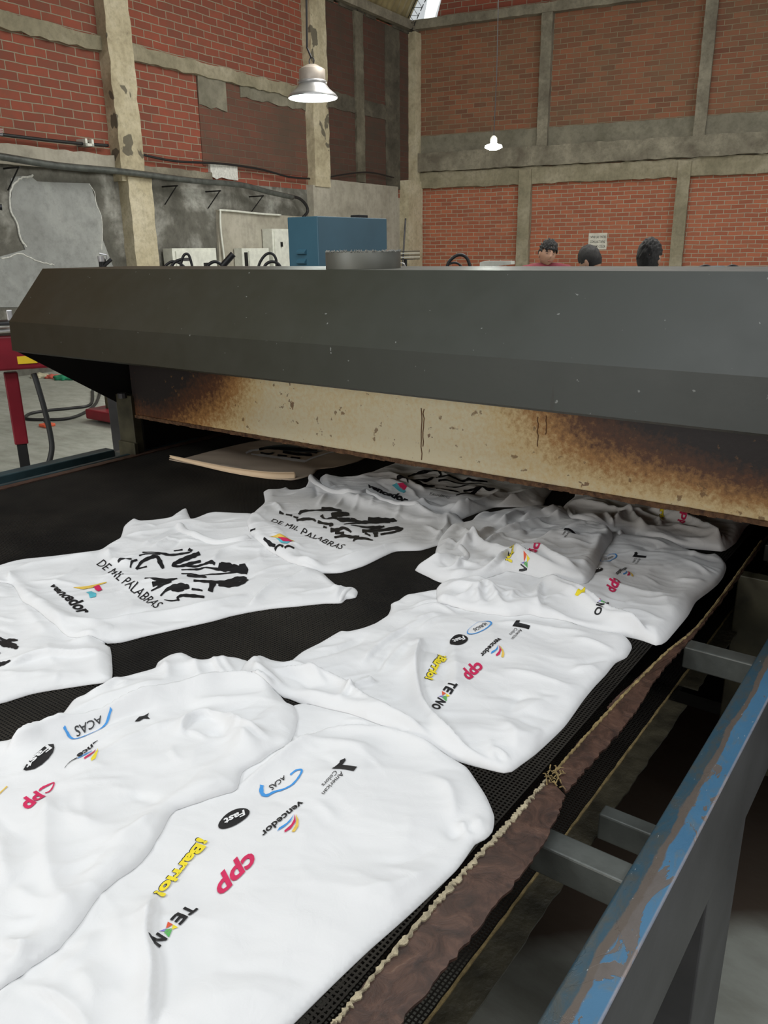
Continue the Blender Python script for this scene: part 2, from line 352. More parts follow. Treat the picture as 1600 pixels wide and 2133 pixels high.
# ------------------------------------------------------------------ the setting
def dirv(p): r = ray(p); r[2] = 0; return r/np.linalg.norm(r)
LD = dirv((1900, 506)); RD = -dirv((-3053, 573)); CORN = dirv((862, 300))*17
WS = 1.2      # wall features below are written in 1.2 m units measured from the corner
def zw(z): return max(0.0, ZC+(z-ZC)*WS)
def wpt(w, s, z, d=0):
    D = LD if w == 'L' else RD; n = np.array([D[1], -D[0], 0]); q = (CORN+D*s+n*d)*WS; q[2] = zw(z); return q
def wpx(w, p, d=0):
    D = LD if w == 'L' else RD; n = np.array([D[1], -D[0], 0]); r = ray(p); t = n.dot(CORN+n*d)/n.dot(r)
    q = r*t; q[2] += ZC; return (q-CORN).dot(D), q[2]
def wall_obj(name, w, mb, mat, kind='structure', parent=None):
    D = LD if w == 'L' else RD
    mb.v = [(a[0]*WS, a[1]*WS, zw(a[2])) for a in mb.v]
    o = mb.build(name, mat, origin=CORN*WS, rot=math.atan2(D[1], D[0]))
    if kind: tag(o, kind=kind)
    if parent: o.parent = parent; o.matrix_parent_inverse = Matrix.Translation(-Vector(root_of(parent)))
    return o
def wb(mb, s0, s1, z0, z1, d0, d1): return mb.box((s0, -d1, z0), (s1, -d0, z1))
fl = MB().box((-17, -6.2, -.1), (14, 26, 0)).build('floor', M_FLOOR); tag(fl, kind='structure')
wall_obj('wall_left', 'L', wb(MB(), -20, 0, 2.55, 5.42, -.25, 0), M_BR1)
wall_obj('wall_left_lower', 'L', wb(MB(), -20, -3.1, 0, 2.55, -.25, .012), M_STUC)
wall_obj('wall_left_recess', 'L', wb(MB(), -3.1, 0, 0, 2.55, -.25, .0), M_SMOOTH)
wall_obj('wall_left_dusty', 'L', wb(MB(), -5.85, -3.45, 2.75, 3.86, -.05, .012), M_BR2)
wall_obj('wall_left_end', 'L', wb(MB(), -3.06, -.05, 2.7, 5.40, -.05, .010), M_BR5)
wall_obj('wall_back', 'R', wb(MB(), -.3, 20, 3.0, 5.5, -.25, 0), M_BR3)
wall_obj('wall_back_lower', 'R', wb(MB(), -.3, 20, 0, 2.75, -.25, -.04), M_BR4)
wall_obj('wall_back_gable', 'R', MB().prism([(.44, 5.58), (.66, 6.3), (1.2, 6.95), (2.4, 7.5), (20, 8.2), (20, 5.58)], lambda a, t: (a[0], -t, a[1]), -.25, 0), M_BR1)
tn = [0]
tag(MB().box((-17, -6.2, 0), (14, -6, 5.4)).build('wall_front', M_BR1, origin=(0, 0, 0)), kind='structure')
tag(MB().box((13, -6, 0), (13.2, 26, 5.4)).build('wall_right', M_BR1, origin=(0, 0, 0)), kind='structure')
def trim(w, s0, s1, z0, z1, d, mat, jit=.0, d0=-.02):
    tn[0] += 1
    mb = MB(); n = max(2, int(max(s1-s0, z1-z0)/.12))
    bm = bmesh.new(); bmesh.ops.create_cube(bm, size=1)
    for v in bm.verts: v.co = Vector(((s0+s1)/2+v.co.x*(s1-s0), -(d0+d)/2-v.co.y*(d-d0), (z0+z1)/2+v.co.z*(z1-z0)))
    ed = [e for e in bm.edges if abs((e.verts[0].co-e.verts[1].co)[2 if z1-z0 > s1-s0 else 0]) > .3]
    bmesh.ops.subdivide_edges(bm, edges=ed, cuts=n, use_grid_fill=True)
    for v in bm.verts:
        if jit: v.co.x += random.uniform(-jit, jit)*(z1-z0 > s1-s0); v.co.z += random.uniform(-jit, jit)*(z1-z0 <= s1-s0); v.co.y += random.uniform(-jit, jit)*.5
    mb.bm(bm); return wall_obj('trim_%d' % tn[0], w, mb, mat)
# left wall: pillars, ring beam, ledge
trim('L', -7.44, -7.07, 2.45, 5.42, .17, M_PIL, .012); trim('L', -7.38, -7.00, 0, 2.50, .20, M_PILP, .010)
trim('L', -3.46, -3.05, 2.6, 5.42, .17, M_PIL, .010); trim('L', -3.5, -3.05, 0, 2.62, .14, M_SMOOTH, .008)
trim('L', -20, -7.44, 3.87, 4.03, .06, M_BEAM, .014); trim('L', -7.07, -3.46, 3.86, 4.03, .06, M_BEAM, .014)
trim('L', -5.0, -3.46, 3.72, 3.87, .03, M_GREYPLASTER, .02); trim('L', -5.85, -5.3, 3.5, 3.87, .03, M_GREYPLASTER, .02)
trim('L', -20, -7.44, 2.54, 2.74, .07, M_SMOOTH, .012); trim('L', -7.07, -5.75, 2.54, 2.66, .07, M_PILD, .012)
trim('L', -5.75, -5.2, 2.60, 2.78, .05, M_CHALK, .02)
trim('L', -3.05, -.7, 3.85, 4.1, .025, M_PILDD, .012); trim('L', -2.05, -1.80, 2.75, 5.4, .05, M_PILDX, .012)
trim('L', -3.05, -.68, 1.2, 2.74, .05, M_SMOOTH, .003)
trim('L', -1.05, -.55, 2.7, 5.4, .02, M_PILDD, .01)
trim('L', -.55, .0, 0, 2.86, .20, M_PILP, .01); trim('L', -.22, .0, 2.86, 5.42, .16, M_PILP, .008)
# back wall: pillars, beams
for a, b in ((2.15, 2.38), (4.94, 5.15), (7.7, 7.92)): trim('R', a, b, 0, 2.98, .12, M_BEAM, .006)
for a, b in ((2.46, 2.65), (5.13, 5.32), (7.9, 8.1)): trim('R', a, b, 3.35, 5.55, .14, M_PILD, .004)
trim('R', 0, 20, 2.73, 3.02, .07, M_BEAM, .014); trim('R', 0, 20, 3.03, 3.36, .15, M_PILD, .012)
trim('R', 0.1, 20, 3.36, 3.67, .03, M_GREYPLASTER, .006); trim('R', 0, 20, 5.47, 5.62, .16, M_PILD, .006)
# pale plaster patch with its lime edge
pp = [(20, 372), (30, 368), (60, 366), (75, 378), (110, 380), (185, 382), (198, 420), (210, 450), (212, 500), (235, 560), (240, 640), (0, 640), (-60, 640), (-40, 545), (50, 520), (40, 490), (34, 470), (18, 440), (22, 400)]
def wall_poly(name, w, px, mat, d0, d1, **k):
    q = [wpx(w, p) for p in px]
    return wall_obj(name, w, MB().prism(q, lambda a, t: (a[0], -t, a[1]), d0, d1), mat, **k)
wall_poly('wall_left_patch', 'L', pp, M_PATCH, 0, .022)
def wall_tube(w, px, r, d=.03, jit=0):
    out = []
    for p in spline([(a[0], a[1], 0) for a in px], 6):
        s, z = wpx(w, p); out.append(wpt(w, s, z+random.uniform(-jit, jit), d))
    return MB().tube(out, r, 6)
tag(wall_tube('L', [(66, 366), (40, 372), (24, 388), (18, 408), (20, 440), (33, 465), (38, 490), (45, 505), (52, 515)], .014, .022, .01).build('trim_40', M_CHALK), kind='structure')
tag(wall_tube('L', [(0, 540), (40, 530), (75, 545), (110, 552)], .010, .022, .01).build('trim_41', M_CHALK), kind='structure')
tag(wall_tube('L', [(182, 383), (194, 400), (198, 425), (208, 450), (211, 480), (209, 520)], .006, .022, .008).build('trim_42', M_CHALK), kind='structure')
wall_poly('wall_left_repair', 'L', [(448, 437), (600, 450), (640, 452), (640, 640), (455, 640)], M_SMOOTH, 0, .05)
# roof: an arch of corrugated sheet springing steeply from the eave
eave = 5.42
ARCH = [(-.15, -.05), (.0, .18), (.22, .52), (.55, .95), (1.1, 1.40), (2.0, 1.85), (3.6, 2.3), (6.5, 2.6)]
AS = [tuple(q)[:2] for q in spline([(a, b, 0) for a, b in ARCH], 3)]
def roofpt(s, k): return tuple(wpt('L', s, eave+AS[k][1], AS[k][0]))
mb = MB(); sy = np.arange(-20, -.18, .035); V = []; nu = len(AS)
for s in sy:
    for u in range(nu): q = roofpt(s, u); V.append((q[0], q[1], q[2]+.022*math.sin(s*2*math.pi/.17)))
F = [(i*nu+j, (i+1)*nu+j, (i+1)*nu+j+1, i*nu+j+1) for i in range(len(sy)-1) for j in range(nu-1)]
c_ = mb.add(V, F).build('ceiling', M_ROOF); tag(c_, kind='structure'); c_.data.polygons.foreach_set('use_smooth', [True]*len(c_.data.polygons))
sd = c_.modifiers.new('thick', 'SOLIDIFY'); sd.thickness = .01
tag(MB().prism([(0.02, eave+.02), (.12, eave+.02), (.12, eave+.17), (.02, eave+.17)], lambda a, t: tuple(wpt('L', t, a[1], a[0])), -20, -.02).build('trim_50', M_PILD), kind='structure')
for k_, (a_, b_) in enumerate(((-20, -2.62), (-2.45, -1.95), (-1.9, -1.72), (-1.66, -1.35), (-.78, -.42), (-.38, 0))): tag(MB().prism([(-.2, eave-.03), (.03, eave-.03), (.03, eave+.05), (-.2, eave+.05)], lambda a, t: tuple(wpt('L', t, a[1], a[0])), a_, b_).build('trim_%d' % (51+k_), M_PILDD), kind='structure')
for k_, u_ in enumerate((3, 9)): 
    tag(MB().prism([(0, -.10), (.05, -.10), (.05, -.03), (0, -.03)], lambda a, t: tuple(wpt('L', t, eave+AS[u_][1]+a[1], AS[u_][0]+a[0])), -20, -.5).build('trim_%d' % (60+k_), M_PILDD), kind='structure')
gb = [(.16, 5.62), (.36, 5.62), (.62, 6.3), (.95, 6.9), (.60, 6.9), (.30, 6.2)]
tag(MB().prism(gb, lambda a, t: tuple(wpt('R', a[0], a[1], t)), -.10, -.08).build('window_1', M_TRANS), kind='structure')
# lattice purlin and gable truss
tr = thing('roof_truss', tuple(wpt('R', .25, eave+.1, .3)), 'thin dark lattice truss under the roof edge beside the brick gable', 'truss')
m1 = MB(); m2 = MB(); m3 = MB()
TP = [wpt('L', -.30, eave+AS[k][1]-.03, AS[k][0]+.02) for k in range(2, 16)]
for k in range(len(TP)-1):
    a = TP[k]; b = TP[k+1]; nn = wpt('L', 0, 0, 1)-wpt('L', 0, 0, 0); lo = a+nn*.16-np.array([0, 0, .10]); lo2 = b+nn*.14-np.array([0, 0, .13]); md = (lo+lo2)/2
    m1.tube([a, b], .010, 5); m2.tube([lo, lo2], .010, 5); m3.tube([a, md], .005, 5); m3.tube([md, b], .005, 5)
m1.build('top_chord', M_BLACK, tr); m2.build('bottom_chord', M_BLACK, tr); m3.build('web_bars', M_BLACK, tr)
# conduit on brackets along the left wall
pipe = thing('wall_conduit', tuple(wpt('L', -7.2, 2.45, .28)), 'long grey horizontal conduit on brackets across the left wall', 'pipe')
P = []
for p in spline([(-260, 285, 0), (0, 326, 0), (120, 345, 0), (250, 357, 0), (400, 376, 0), (500, 385, 0), (560, 400, 0), (610, 411, 0)], 6):
    s, z = wpx('L', p, .26); P.append(wpt('L', s, z, .26))
MB().tube(P, .045, 10).build('tube', M_CROSS, pipe, smooth=True)
for px in (35, 365, 455, 545):
    s, z = wpx('L', (px, 331+px*.125), .26)
    m = MB().tube([wpt('L', s, z-.06, .0), wpt('L', s, z-.06, .30)], .012, 5); m.tube([wpt('L', s, z-.06, .28), wpt('L', s, z-.28, .03)], .010, 5)
    m.build('bracket', M_BLACK, pipe)
def wtube(name, px, r, mat, label, cat, d=.08, w='L'):
    P = []
    for p in spline([(a[0], a[1], 0) for a in px], 6): s, z = wpx(w, p, d); P.append(wpt(w, s, z, d))
    return tag(MB().tube(P, r, 8).build(name, mat, smooth=True), label, cat)
wtube('power_cable', [(0, 280), (100, 292), (180, 300), (225, 303)], .022, M_RUBBER, 'dark cable along the brickwork at far left, left of first pillar', 'cable', .10)
wtube('power_cable', [(280, 318), (360, 335), (460, 341), (540, 352), (600, 368), (645, 372)], .018, M_RUBBER, 'thin dark cable drooping over brick between the two tall left pillars', 'cable', .10)
wtube('power_cable', [(672, 372), (720, 363), (770, 359), (820, 370)], .015, M_RUBBER, 'thin dark cable sagging below the soot-dark brick near the corner', 'cable', .10)
wtube('power_cable', [(590, 408), (620, 412), (636, 425), (641, 440), (632, 452)], .028, M_RUBBER, 'thick dark cable curling down from the conduit end at second pillar', 'cable', .24)
wtube('conduit_pipe', [(585, 448), (540, 445), (465, 438), (459, 443), (460, 480), (466, 530), (470, 570)], .018, M_WHITEP, 'slim pale conduit bending down beside the beige repaired wall', 'pipe', .09)
wtube('conduit_pipe', [(845, 455), (842, 500), (838, 570), (828, 735)], .02, M_STEEL, 'thin grey vertical rod leaning on the corner pillar', 'pipe', .24)
for (x0, y0, x1, y1), lab, grp in (((166, 292, 182, 305), 'small pale bracket clamping the cable on far left brickwork', None),):
    a = wpx('L', (x0, y1), .05); b = wpx('L', (x1, y0), .05)
    mbx = MB(); 
    for q in ((a[0], a[0]+.03, a[1], b[1]), (b[0]-.03, b[0], a[1], b[1]), (a[0], b[0], a[1], a[1]+.03)): wb(mbx, *q, .0, .16)
    tag(wall_obj('cable_bracket', 'L', mbx, M_WHITEP, kind=None), lab, 'bracket')
def wallbox(name, w, px4, dep, label, cat, parts):
    a = wpx(w, (px4[0], px4[3]), .1); b = wpx(w, (px4[2], px4[1]), .1)
    root = thing(name, tuple(wpt(w, (a[0]+b[0])/2, a[1], .1)), label, cat)
    def sub(nm, u0, u1, v0, v1, d0, d1, mat):
        S = lambda u: a[0]+(b[0]-a[0])*u
        Zv = lambda v: a[1]+(b[1]-a[1])*v
        mbb = MB().prism([(S(u0), Zv(v0)), (S(u1), Zv(v0)), (S(u1), Zv(v1)), (S(u0), Zv(v1))], lambda q, t: tuple(wpt(w, q[0], q[1], t+.06)), d0, d1)
        o_ = mbb.build(nm, mat, root)
    sub('cabinet_body', 0, 1, 0, 1, .01, dep, M_WHITEP)
    for q in parts: sub(*q)
wallbox('electrical_panel', 'L', (350, 517, 434, 600), .18, 'off-white electrical box with small dark window, left of the second pillar', 'electrical box', [('door', .06, .94, .05, .93, .18, .20, M_WHITEP), ('display_window', .66, .80, .45, .62, .20, .205, M_BLACK), ('nameplate', .16, .36, .68, .76, .20, .205, M_STEEL)])
wallbox('electrical_panel', 'L', (496, 517, 547, 600), .16, 'small off-white box with a dark slot, below the beige repaired wall', 'electrical box', [('door', .22, .96, .05, .93, .16, .18, M_WHITEP), ('gap', .08, .20, .05, .9, .16, .165, M_BLACK)])
wallbox('electrical_panel', 'L', (556, 478, 600, 600), .20, 'tall off-white cabinet partly behind the blue box', 'electrical box', [('door', .06, .94, .04, .96, .20, .22, M_WHITEP), ('handle', .28, .32, .70, .78, .22, .25, M_BLACK)])
# notice on the back wall
a = wpx('R', (1224, 520), .0); b = wpx('R', (1265, 485), .0)
sg = thing('paper_notice', tuple(wpt('R', (a[0]+b[0])/2, a[1], -.03)), 'white paper notice with three rows of block letters taped on the red brick', 'notice')
MB().prism([(a[0], a[1]), (b[0], a[1]), (b[0], b[1]), (a[0], b[1])], lambda q, t: tuple(wpt('R', q[0], q[1], t)), -.036, -.028).build('sheet', simple('notice_paper', (.62, .60, .52), .8), sg)

# ------------------------------------------------------------------ text meshes
_tc = {}
def text_mesh(s, off=0.0):
    if (s, off) in _tc: return _tc[(s, off)]
    cu = bpy.data.curves.new('t', 'FONT'); cu.body = s; cu.size = 1; cu.offset = off; cu.resolution_u = 3; cu.fill_mode = 'FRONT'
    o = bpy.data.objects.new('t', cu); COL.objects.link(o); dg = bpy.context.evaluated_depsgraph_get()
    me = bpy.data.meshes.new_from_object(o.evaluated_get(dg)); V = [v.co[:2] for v in me.vertices]; F = [tuple(p.vertices) for p in me.polygons]
    bpy.data.objects.remove(o); bpy.data.curves.remove(cu)
    V = np.array(V); mn = V.min(0); mx = V.max(0); V = (V-mn)/(mx-mn); _tc[(s, off)] = (V, F); return V, F
for i, tx in enumerate(('TAPAR LAS TINTAS', 'CON LAS TAPAS', 'DEL MISMO COLOR')):
    V, F = text_mesh(tx, .01)
    w0 = .06+.04*(i == 1); z1 = b[1]-(b[1]-a[1])*(.16+i*.29)
    MB().add([tuple(wpt('R', a[0]+(b[0]-a[0])*(w0+(1-2*w0)*u), z1-(b[1]-a[1])*.15*(1-v), -.026)) for u, v in V], F).build('lettering', INK['k'], sg)

# ------------------------------------------------------------------ lamps
def pendant(px, dist, label, scale=1.0, power=60, small=False):
    r = ray(px); q = np.array([0, 0, ZC])+r*(dist/np.linalg.norm(r[:2])); c = q
    root = thing('pendant_lamp', tuple(c), label, 'lamp', None)
    if not small:
        R = .225*scale
        sh = MB().lathe([(R, 0), (R*1.02, .01), (R*.93, .035), (R*.70, .075), (R*.56, .115), (R*.52, .14), (R*.515, .14), (R*.55, .11), (R*.68, .07), (R*.9, .03), (R*.97, .008), (R, 0)], c).build('shade', M_SILVER, root, smooth=True)
        MB().lathe([(0, .012), (R*.95, .012)], c).build('diffuser', emis('lamp_glow', (.60, .88, .92), 1.1), root)
        MB().lathe([(R*.52, .14), (R*.53, .15), (R*.53, .235), (R*.50, .24), (R*.2, .275), (0, .28)], c).build('ballast_housing', simple('ribbed_aluminium', (.50, .44, .38), .45, .3), root, smooth=True)
        MB().lathe([(R*.56, .118), (R*.60, .13), (R*.56, .145), (R*.5, .145)], c).build('collar_ring', M_SILVER, root, smooth=True)
        m = MB().tube([(c[0]+.0+.03*math.cos(a), c[1], c[2]+.305+.03*math.sin(a)) for a in np.linspace(0, 2*math.pi, 13)], .006, 5); m.build('hanging_hook', M_STEEL, root)
        MB().tube([(c[0], c[1], c[2]+.33), (c[0]-.05, c[1], c[2]+.42), (c[0]-.02, c[1], c[2]+1.2), (c[0], c[1], 6.6)], .010, 5).build('cord', M_RUBBER, root)
    else:
        MB().lathe([(0, 0), (.07, .0), (.13, .03), (.12, .06), (0, .10)], c).build('bulb', emis('led_glow', (.95, 1.0, .85), 30.0), root, smooth=True)
        MB().lathe([(.05, .09), (.05, .16), (.02, .19), (0, .19)], c).build('cap', M_WHITEP, root, smooth=True)
        MB().tube([(c[0], c[1], c[2]+.18), (c[0]+.02, c[1], c[2]+1.0), (c[0], c[1], 7.2)], .007, 5).build('cord', M_RUBBER, root)
    l = bpy.data.lights.new('lamp_light', 'POINT'); l.energy = power; l.shadow_soft_size = .12; l.color = (.93, 1, .93)
    lo = bpy.data.objects.new('lamp_light', l); COL.objects.link(lo); lo.location = (0, 0, -.08); lo.parent = root
pendant((652, 205), 8.2, 'silver bell-shaped pendant lamp hanging in front of the second tall pillar', 1.0, 45)
pendant((1028, 312), 13.0, 'bare glowing bulb on a long cord before the back wall', 1.0, 110, True)

# ------------------------------------------------------------------ conveyor dryer
XR, XL = -.435, -2.70
dry = thing('conveyor_dryer', (-1.5, 1.5, 0), 'wide grey-green conveyor dryer with a black mesh belt carrying printed shirts', 'conveyor dryer')
# belts
def grid_sheet(x0, x1, y0, y1, z, n=2):
    return MB().box((x0, y0, z-.0012), (x1, y1, z))
MB().add([(XL, -.9, ZB), (XR-.004, -.9, ZB), (XR-.004, 4.2, ZB), (XL, 4.2, ZB)], [(0, 1, 2, 3)]).build('conveyor_belt', M_BELT, dry)
MB().bbox((XL+.02, -.85, ZB-.012), (-.62, 4.1, ZB-.004), .002, 1).build('slider_bed', M_BLACK, dry)
MB().add([(XL, -.9, .64), (XR+.02, -.9, .64), (XR+.02, 4.2, .64), (XL, 4.2, .64)], [(0, 1, 2, 3)]).build('return_belt', M_BELT, dry)
def ribbon(px_in, px_out, z, mat, name, thick=.004, zo=0.0, n=10, jit=.0015):
    a = spline([tuple(onz(p, z+zo)) for p in px_in], n); b = spline([tuple(onz(p, z-zo*2)) for p in px_out], n)
    m = min(len(a), len(b)); ia = np.linspace(0, len(a)-1, m*2); ib = np.linspace(0, len(b)-1, m*2)
    A = [np.array(a[int(i)].lerp(a[min(int(i)+1, len(a)-1)], i % 1)) for i in ia]; Bq = [np.array(b[int(i)].lerp(b[min(int(i)+1, len(b)-1)], i % 1)) for i in ib]
    V = []
    for p, q in zip(A, Bq):
        j = rng.uniform(-jit, jit, 2)
        p = p+[j[0], 0, 0]; q = q+[j[1]*1.5, 0, 0]
        V += [tuple(p), tuple((p+q)/2+[0, 0, .0015+rng.uniform(-jit, jit)*.4]), tuple(q), tuple(q-[0, 0, thick]), tuple(p-[0, 0, thick])]
    F = []
    for i in range(len(A)-1):
        for k in range(5): F.append((i*5+k, i*5+(k+1) % 5, (i+1)*5+(k+1) % 5, (i+1)*5+k))
    F += [(0, 1, 2, 3, 4), tuple((len(A)-1)*5+k for k in (4, 3, 2, 1, 0))]
    o = mobj(name, V, F, mat, dry, smooth=False); return autosmooth(o, 50)
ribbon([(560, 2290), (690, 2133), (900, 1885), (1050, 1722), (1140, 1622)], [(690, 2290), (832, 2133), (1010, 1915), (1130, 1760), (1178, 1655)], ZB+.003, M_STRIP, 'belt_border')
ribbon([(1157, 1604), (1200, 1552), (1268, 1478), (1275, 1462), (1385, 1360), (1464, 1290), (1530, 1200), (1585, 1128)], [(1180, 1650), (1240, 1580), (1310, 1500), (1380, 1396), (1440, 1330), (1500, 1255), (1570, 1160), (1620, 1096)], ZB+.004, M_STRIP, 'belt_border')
ribbon([(688, 2133), (900, 1882), (1050, 1718), (1136, 1622)], [(700, 2133), (910, 1885), (1058, 1722), (1140, 1624)], ZB+.006, M_THREAD, 'edge_tape', .003, 0, 30, .0022)
ribbon([(1156, 1602), (1270, 1474), (1385, 1358), (1464, 1288), (1585, 1124)], [(1159, 1605), (1274, 1477), (1388, 1361), (1467, 1290), (1588, 1127)], ZB+.0065, M_GOLD, 'edge_tape', .003, 0, 20, .0010)
# torn gap with tufts
mt = MB()
for k in range(26):
    a = np.array(onz((1150+random.uniform(-12, 22), 1618+random.uniform(-20, 22)), ZB+.004)); e = a+np.array([random.uniform(-.012, .012), random.uniform(-.012, .012), random.uniform(0, .008)])
    mt.tube([a, (a+e)/2+np.array([0, 0, .004]), e], [.0012, .001, .0004], 4)
mt.build('torn_fibres', M_GOLD, dry)
z2 = .64
def xx(y0, y1, x, z, n=30, j=.002): return [(x+random.uniform(-j, j), y, z) for y in np.linspace(y0, y1, n)]
def ribbon2(x0, x1, y0, y1, z0, z1, mat, name, j=.002, th=.004):
    V = []; ys = np.linspace(y0, y1, int((y1-y0)/.02)+2)
    for y in ys:
        a = random.uniform(-j, j); b = random.uniform(-j, j)
        V += [(x0+a, y, z0), (x1+b, y, z1), (x1+b, y, z1-th), (x0+a, y, z0-th)]
    F = [(i*4+k, i*4+(k+1) % 4, (i+1)*4+(k+1) % 4, (i+1)*4+k) for i in range(len(ys)-1) for k in range(4)]+[(0, 1, 2, 3), tuple((len(ys)-1)*4+k for k in (3, 2, 1, 0))]
    return mobj(name, V, F, mat, dry)
ribbon2(XR+.008, XR+.050, -.9, 1.62, z2+.003, z2+.003, M_STRIP2, 'return_belt_border'); ribbon2(XR+.008, XR+.050, 1.70, 4.0, z2+.003, z2+.003, M_STRIP2, 'return_belt_border')
ribbon2(XR+.005, XR+.009, -.9, 4.0, z2+.006, z2+.006, M_GOLD, 'edge_tape', .0008, .003)
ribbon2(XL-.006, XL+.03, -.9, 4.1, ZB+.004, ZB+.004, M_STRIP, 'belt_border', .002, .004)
# right frame
rail = MB().bbox((-.262, -1.2, .57), (-.204, 5.0, .80), .005, 3).build('side_rail', [M_RAIL, M_STEEL], dry)
for p_ in rail.data.polygons:
    if p_.normal.z < .55: p_.material_index = 1
autosmooth(rail, 60)
def crossbar(y, x0=-.40, x1=-.255, z=.79, w=.042, h=.05, mat=M_CROSS, name='cross_bar'):
    return MB().bbox((x0, y, z-h), (x1, y+w, z), .003, 2).build(name, mat, dry)
for y in (-.55, .16, .878, 1.60, 2.35): crossbar(y)
crossbar(1.10, -.38, -.25, .70, .03, .05)
MB().bbox((-.40, 2.05, .25), (-.20, 2.09, .80), .003, 2).build('end_plate', M_POST, dry)
# lower structure legs
lg = MB().bbox((-.31, 1.165, 0), (-.206, 1.42, .575), .004, 2).build('leg', M_STEEL, dry)
MB().bbox((-.31, 3.4, 0), (-.206, 3.65, .575), .004, 2).build('leg', M_STEEL, dry)
MB().bbox((-.31, -.9, 0), (-.206, -.65, .575), .004, 2).build('leg', M_STEEL, dry)
for y in (-.7, 2.6, 3.9): MB().bbox((-2.95, y, 0), (-2.85, y+.1, .72), .004, 2).build('leg', M_TEAL, dry)
# left frame
MB().bbox((-2.99, -1.2, .70), (-2.93, 2.0, .80), .004, 2).build('side_rail', M_TEAL, dry)
MB().bbox((-2.745, -1.2, .74), (-2.725, 2.3, ZB+.002), .003, 2).build('belt_guide', M_TEAL, dry)
for y in (-.6, .3, 1.22, 2.0): MB().bbox((-2.94, y, .74), (-2.74, y+.05, .79), .004, 2).build('cross_bar', M_CROSS, dry)
# hood prism
PR = [(2.01, 1.548), (1.705, 1.548), (1.55, 1.374), (1.545, 1.276), (1.955, 1.02), (2.01, 1.02)]
def sheet(prof, name, mat, parent, x0=-2.80, x1=.75, th=.004):
    # bent sheet: a polyline in y-z given a thickness, swept along x
    q = [np.array(a, float) for a in prof]; off = []
    for i_ in range(len(q)):
        d = q[min(i_+1, len(q)-1)]-q[max(i_-1, 0)]; d /= np.linalg.norm(d); off.append(q[i_]+np.array([-d[1], d[0]])*-th)
    V = [(x, a[0], a[1]) for x in (x0, x1) for a in q+off[::-1]]; n = len(q)*2
    F = [(k, (k+1) % n, n+(k+1) % n, n+k) for k in range(n)]
    for k in range(len(q)-1): F += [(n-1-k, n-2-k, k+1, k), (n+k, n+k+1, n+n-2-k, n+n-1-k)]
    o = mobj(name, V, F, mat, parent)
    bm = bmesh.new(); bm.from_mesh(o.data); bmesh.ops.recalc_face_normals(bm, faces=bm.faces); bm.to_mesh(o.data); bm.free(); return o
hood = sheet([(2.10, 1.548), (1.705, 1.548), (1.55, 1.374), (1.545, 1.276), (1.565, 1.270)], 'exhaust_hood', M_HOOD, dry)
MB().prism([(2.10, 1.546), (1.705, 1.546), (1.552, 1.374), (1.547, 1.276), (1.955, 1.02), (2.10, 1.02)], lambda a, t: (t, a[0], a[1]), -2.80, -2.796).build('end_plate', M_BLACK, hood)
MB().prism([(2.10, 1.546), (1.705, 1.546), (1.552, 1.374), (1.547, 1.276), (1.955, 1.02), (2.10, 1.02)], lambda a, t: (t, a[0], a[1]), .746, .75).build('end_plate', M_BLACK, hood)
MB().bbox((-2.71, 1.960, .982), (.70, 1.972, 1.54), .003, 2).build('scorched_panel', M_PANEL, dry)
lipm = MB(); 
for i in range(170):
    x = -2.71+i*.02; lipm.box((x, 1.955, .971+random.uniform(-.002, .001)), (x+.0201, 1.974, .983+random.uniform(-.001, .001)))
lipm.build('panel_lip', M_RUST, dry)
# drips and marks on the panel
pm = MB()
M_DRIP = ink('brown_drip', (.20, .09, .03), .3)
for px, y0, y1 in ((878, 850, 958), (882, 852, 930), (1120, 868, 930), (1137, 866, 905)):
    pts = [tuple(ony((px+random.uniform(-1.5, 1.5), y), 1.9585)) for y in np.linspace(y0, y1, 9)]; MB().tube(pts, .0014, 4).build('drip_stain', M_DRIP, dry)
MB().bbox((-2.80, 1.945, ZB-.02), (-2.70, 1.985, 1.06), .003, 2).build('post', M_POST, dry)
MB().bbox((-2.795, 1.93, ZB-.02), (-2.69, 1.95, ZB+.05), .003, 2).build('post_foot', M_POST, dry)
MB().lathe([(0, 0), (.018, 0), (.018, .02), (0, .02)], (-2.74, 1.935, 1.05), 10).build('bolt', M_STEEL, dry)
# tunnel body
tb = MB(); tb.box((-2.78, 2.02, .60), (-2.74, 4.6, 1.42)); tb.box((.30, 2.01, .60), (.35, 4.6, 1.42)); tb.box((-2.78, 2.11, 1.38), (.35, 4.6, 1.42)); tb.box((-2.78, 4.55, .2), (.35, 4.6, 1.42)); tb.box((-2.78, 2.2, .30), (.35, 4.6, .34))
tb.build('tunnel_body', M_BLACK, dry)
# duct stub on the hood
dc = ony((757, 563), 1.86); R_ = 78/FPX*float(-(RM.T @ (dc-np.array([0, 0, ZC])))[2])
mb = MB(); pr_ = [(R_, 0), (R_, .047), (R_-.003, .050), (R_-.003, 0)]; mb.lathe(pr_, (dc[0], dc[1], 1.548), 48)
du = mb.build('duct_collar', M_DUCT, dry, smooth=True)
mb = MB()
for k in range(140):
    a = random.uniform(0, 6.28); q = (dc[0]+R_*math.cos(a), dc[1]+R_*math.sin(a), 1.548+.048); mb.tube([q, (q[0]+random.uniform(-.004, .004), q[1], q[2]+random.uniform(.001, .006))], .0012, 4)
mb.build('torn_sealant', simple('grey_sealant', (.22, .22, .20), .8), du)
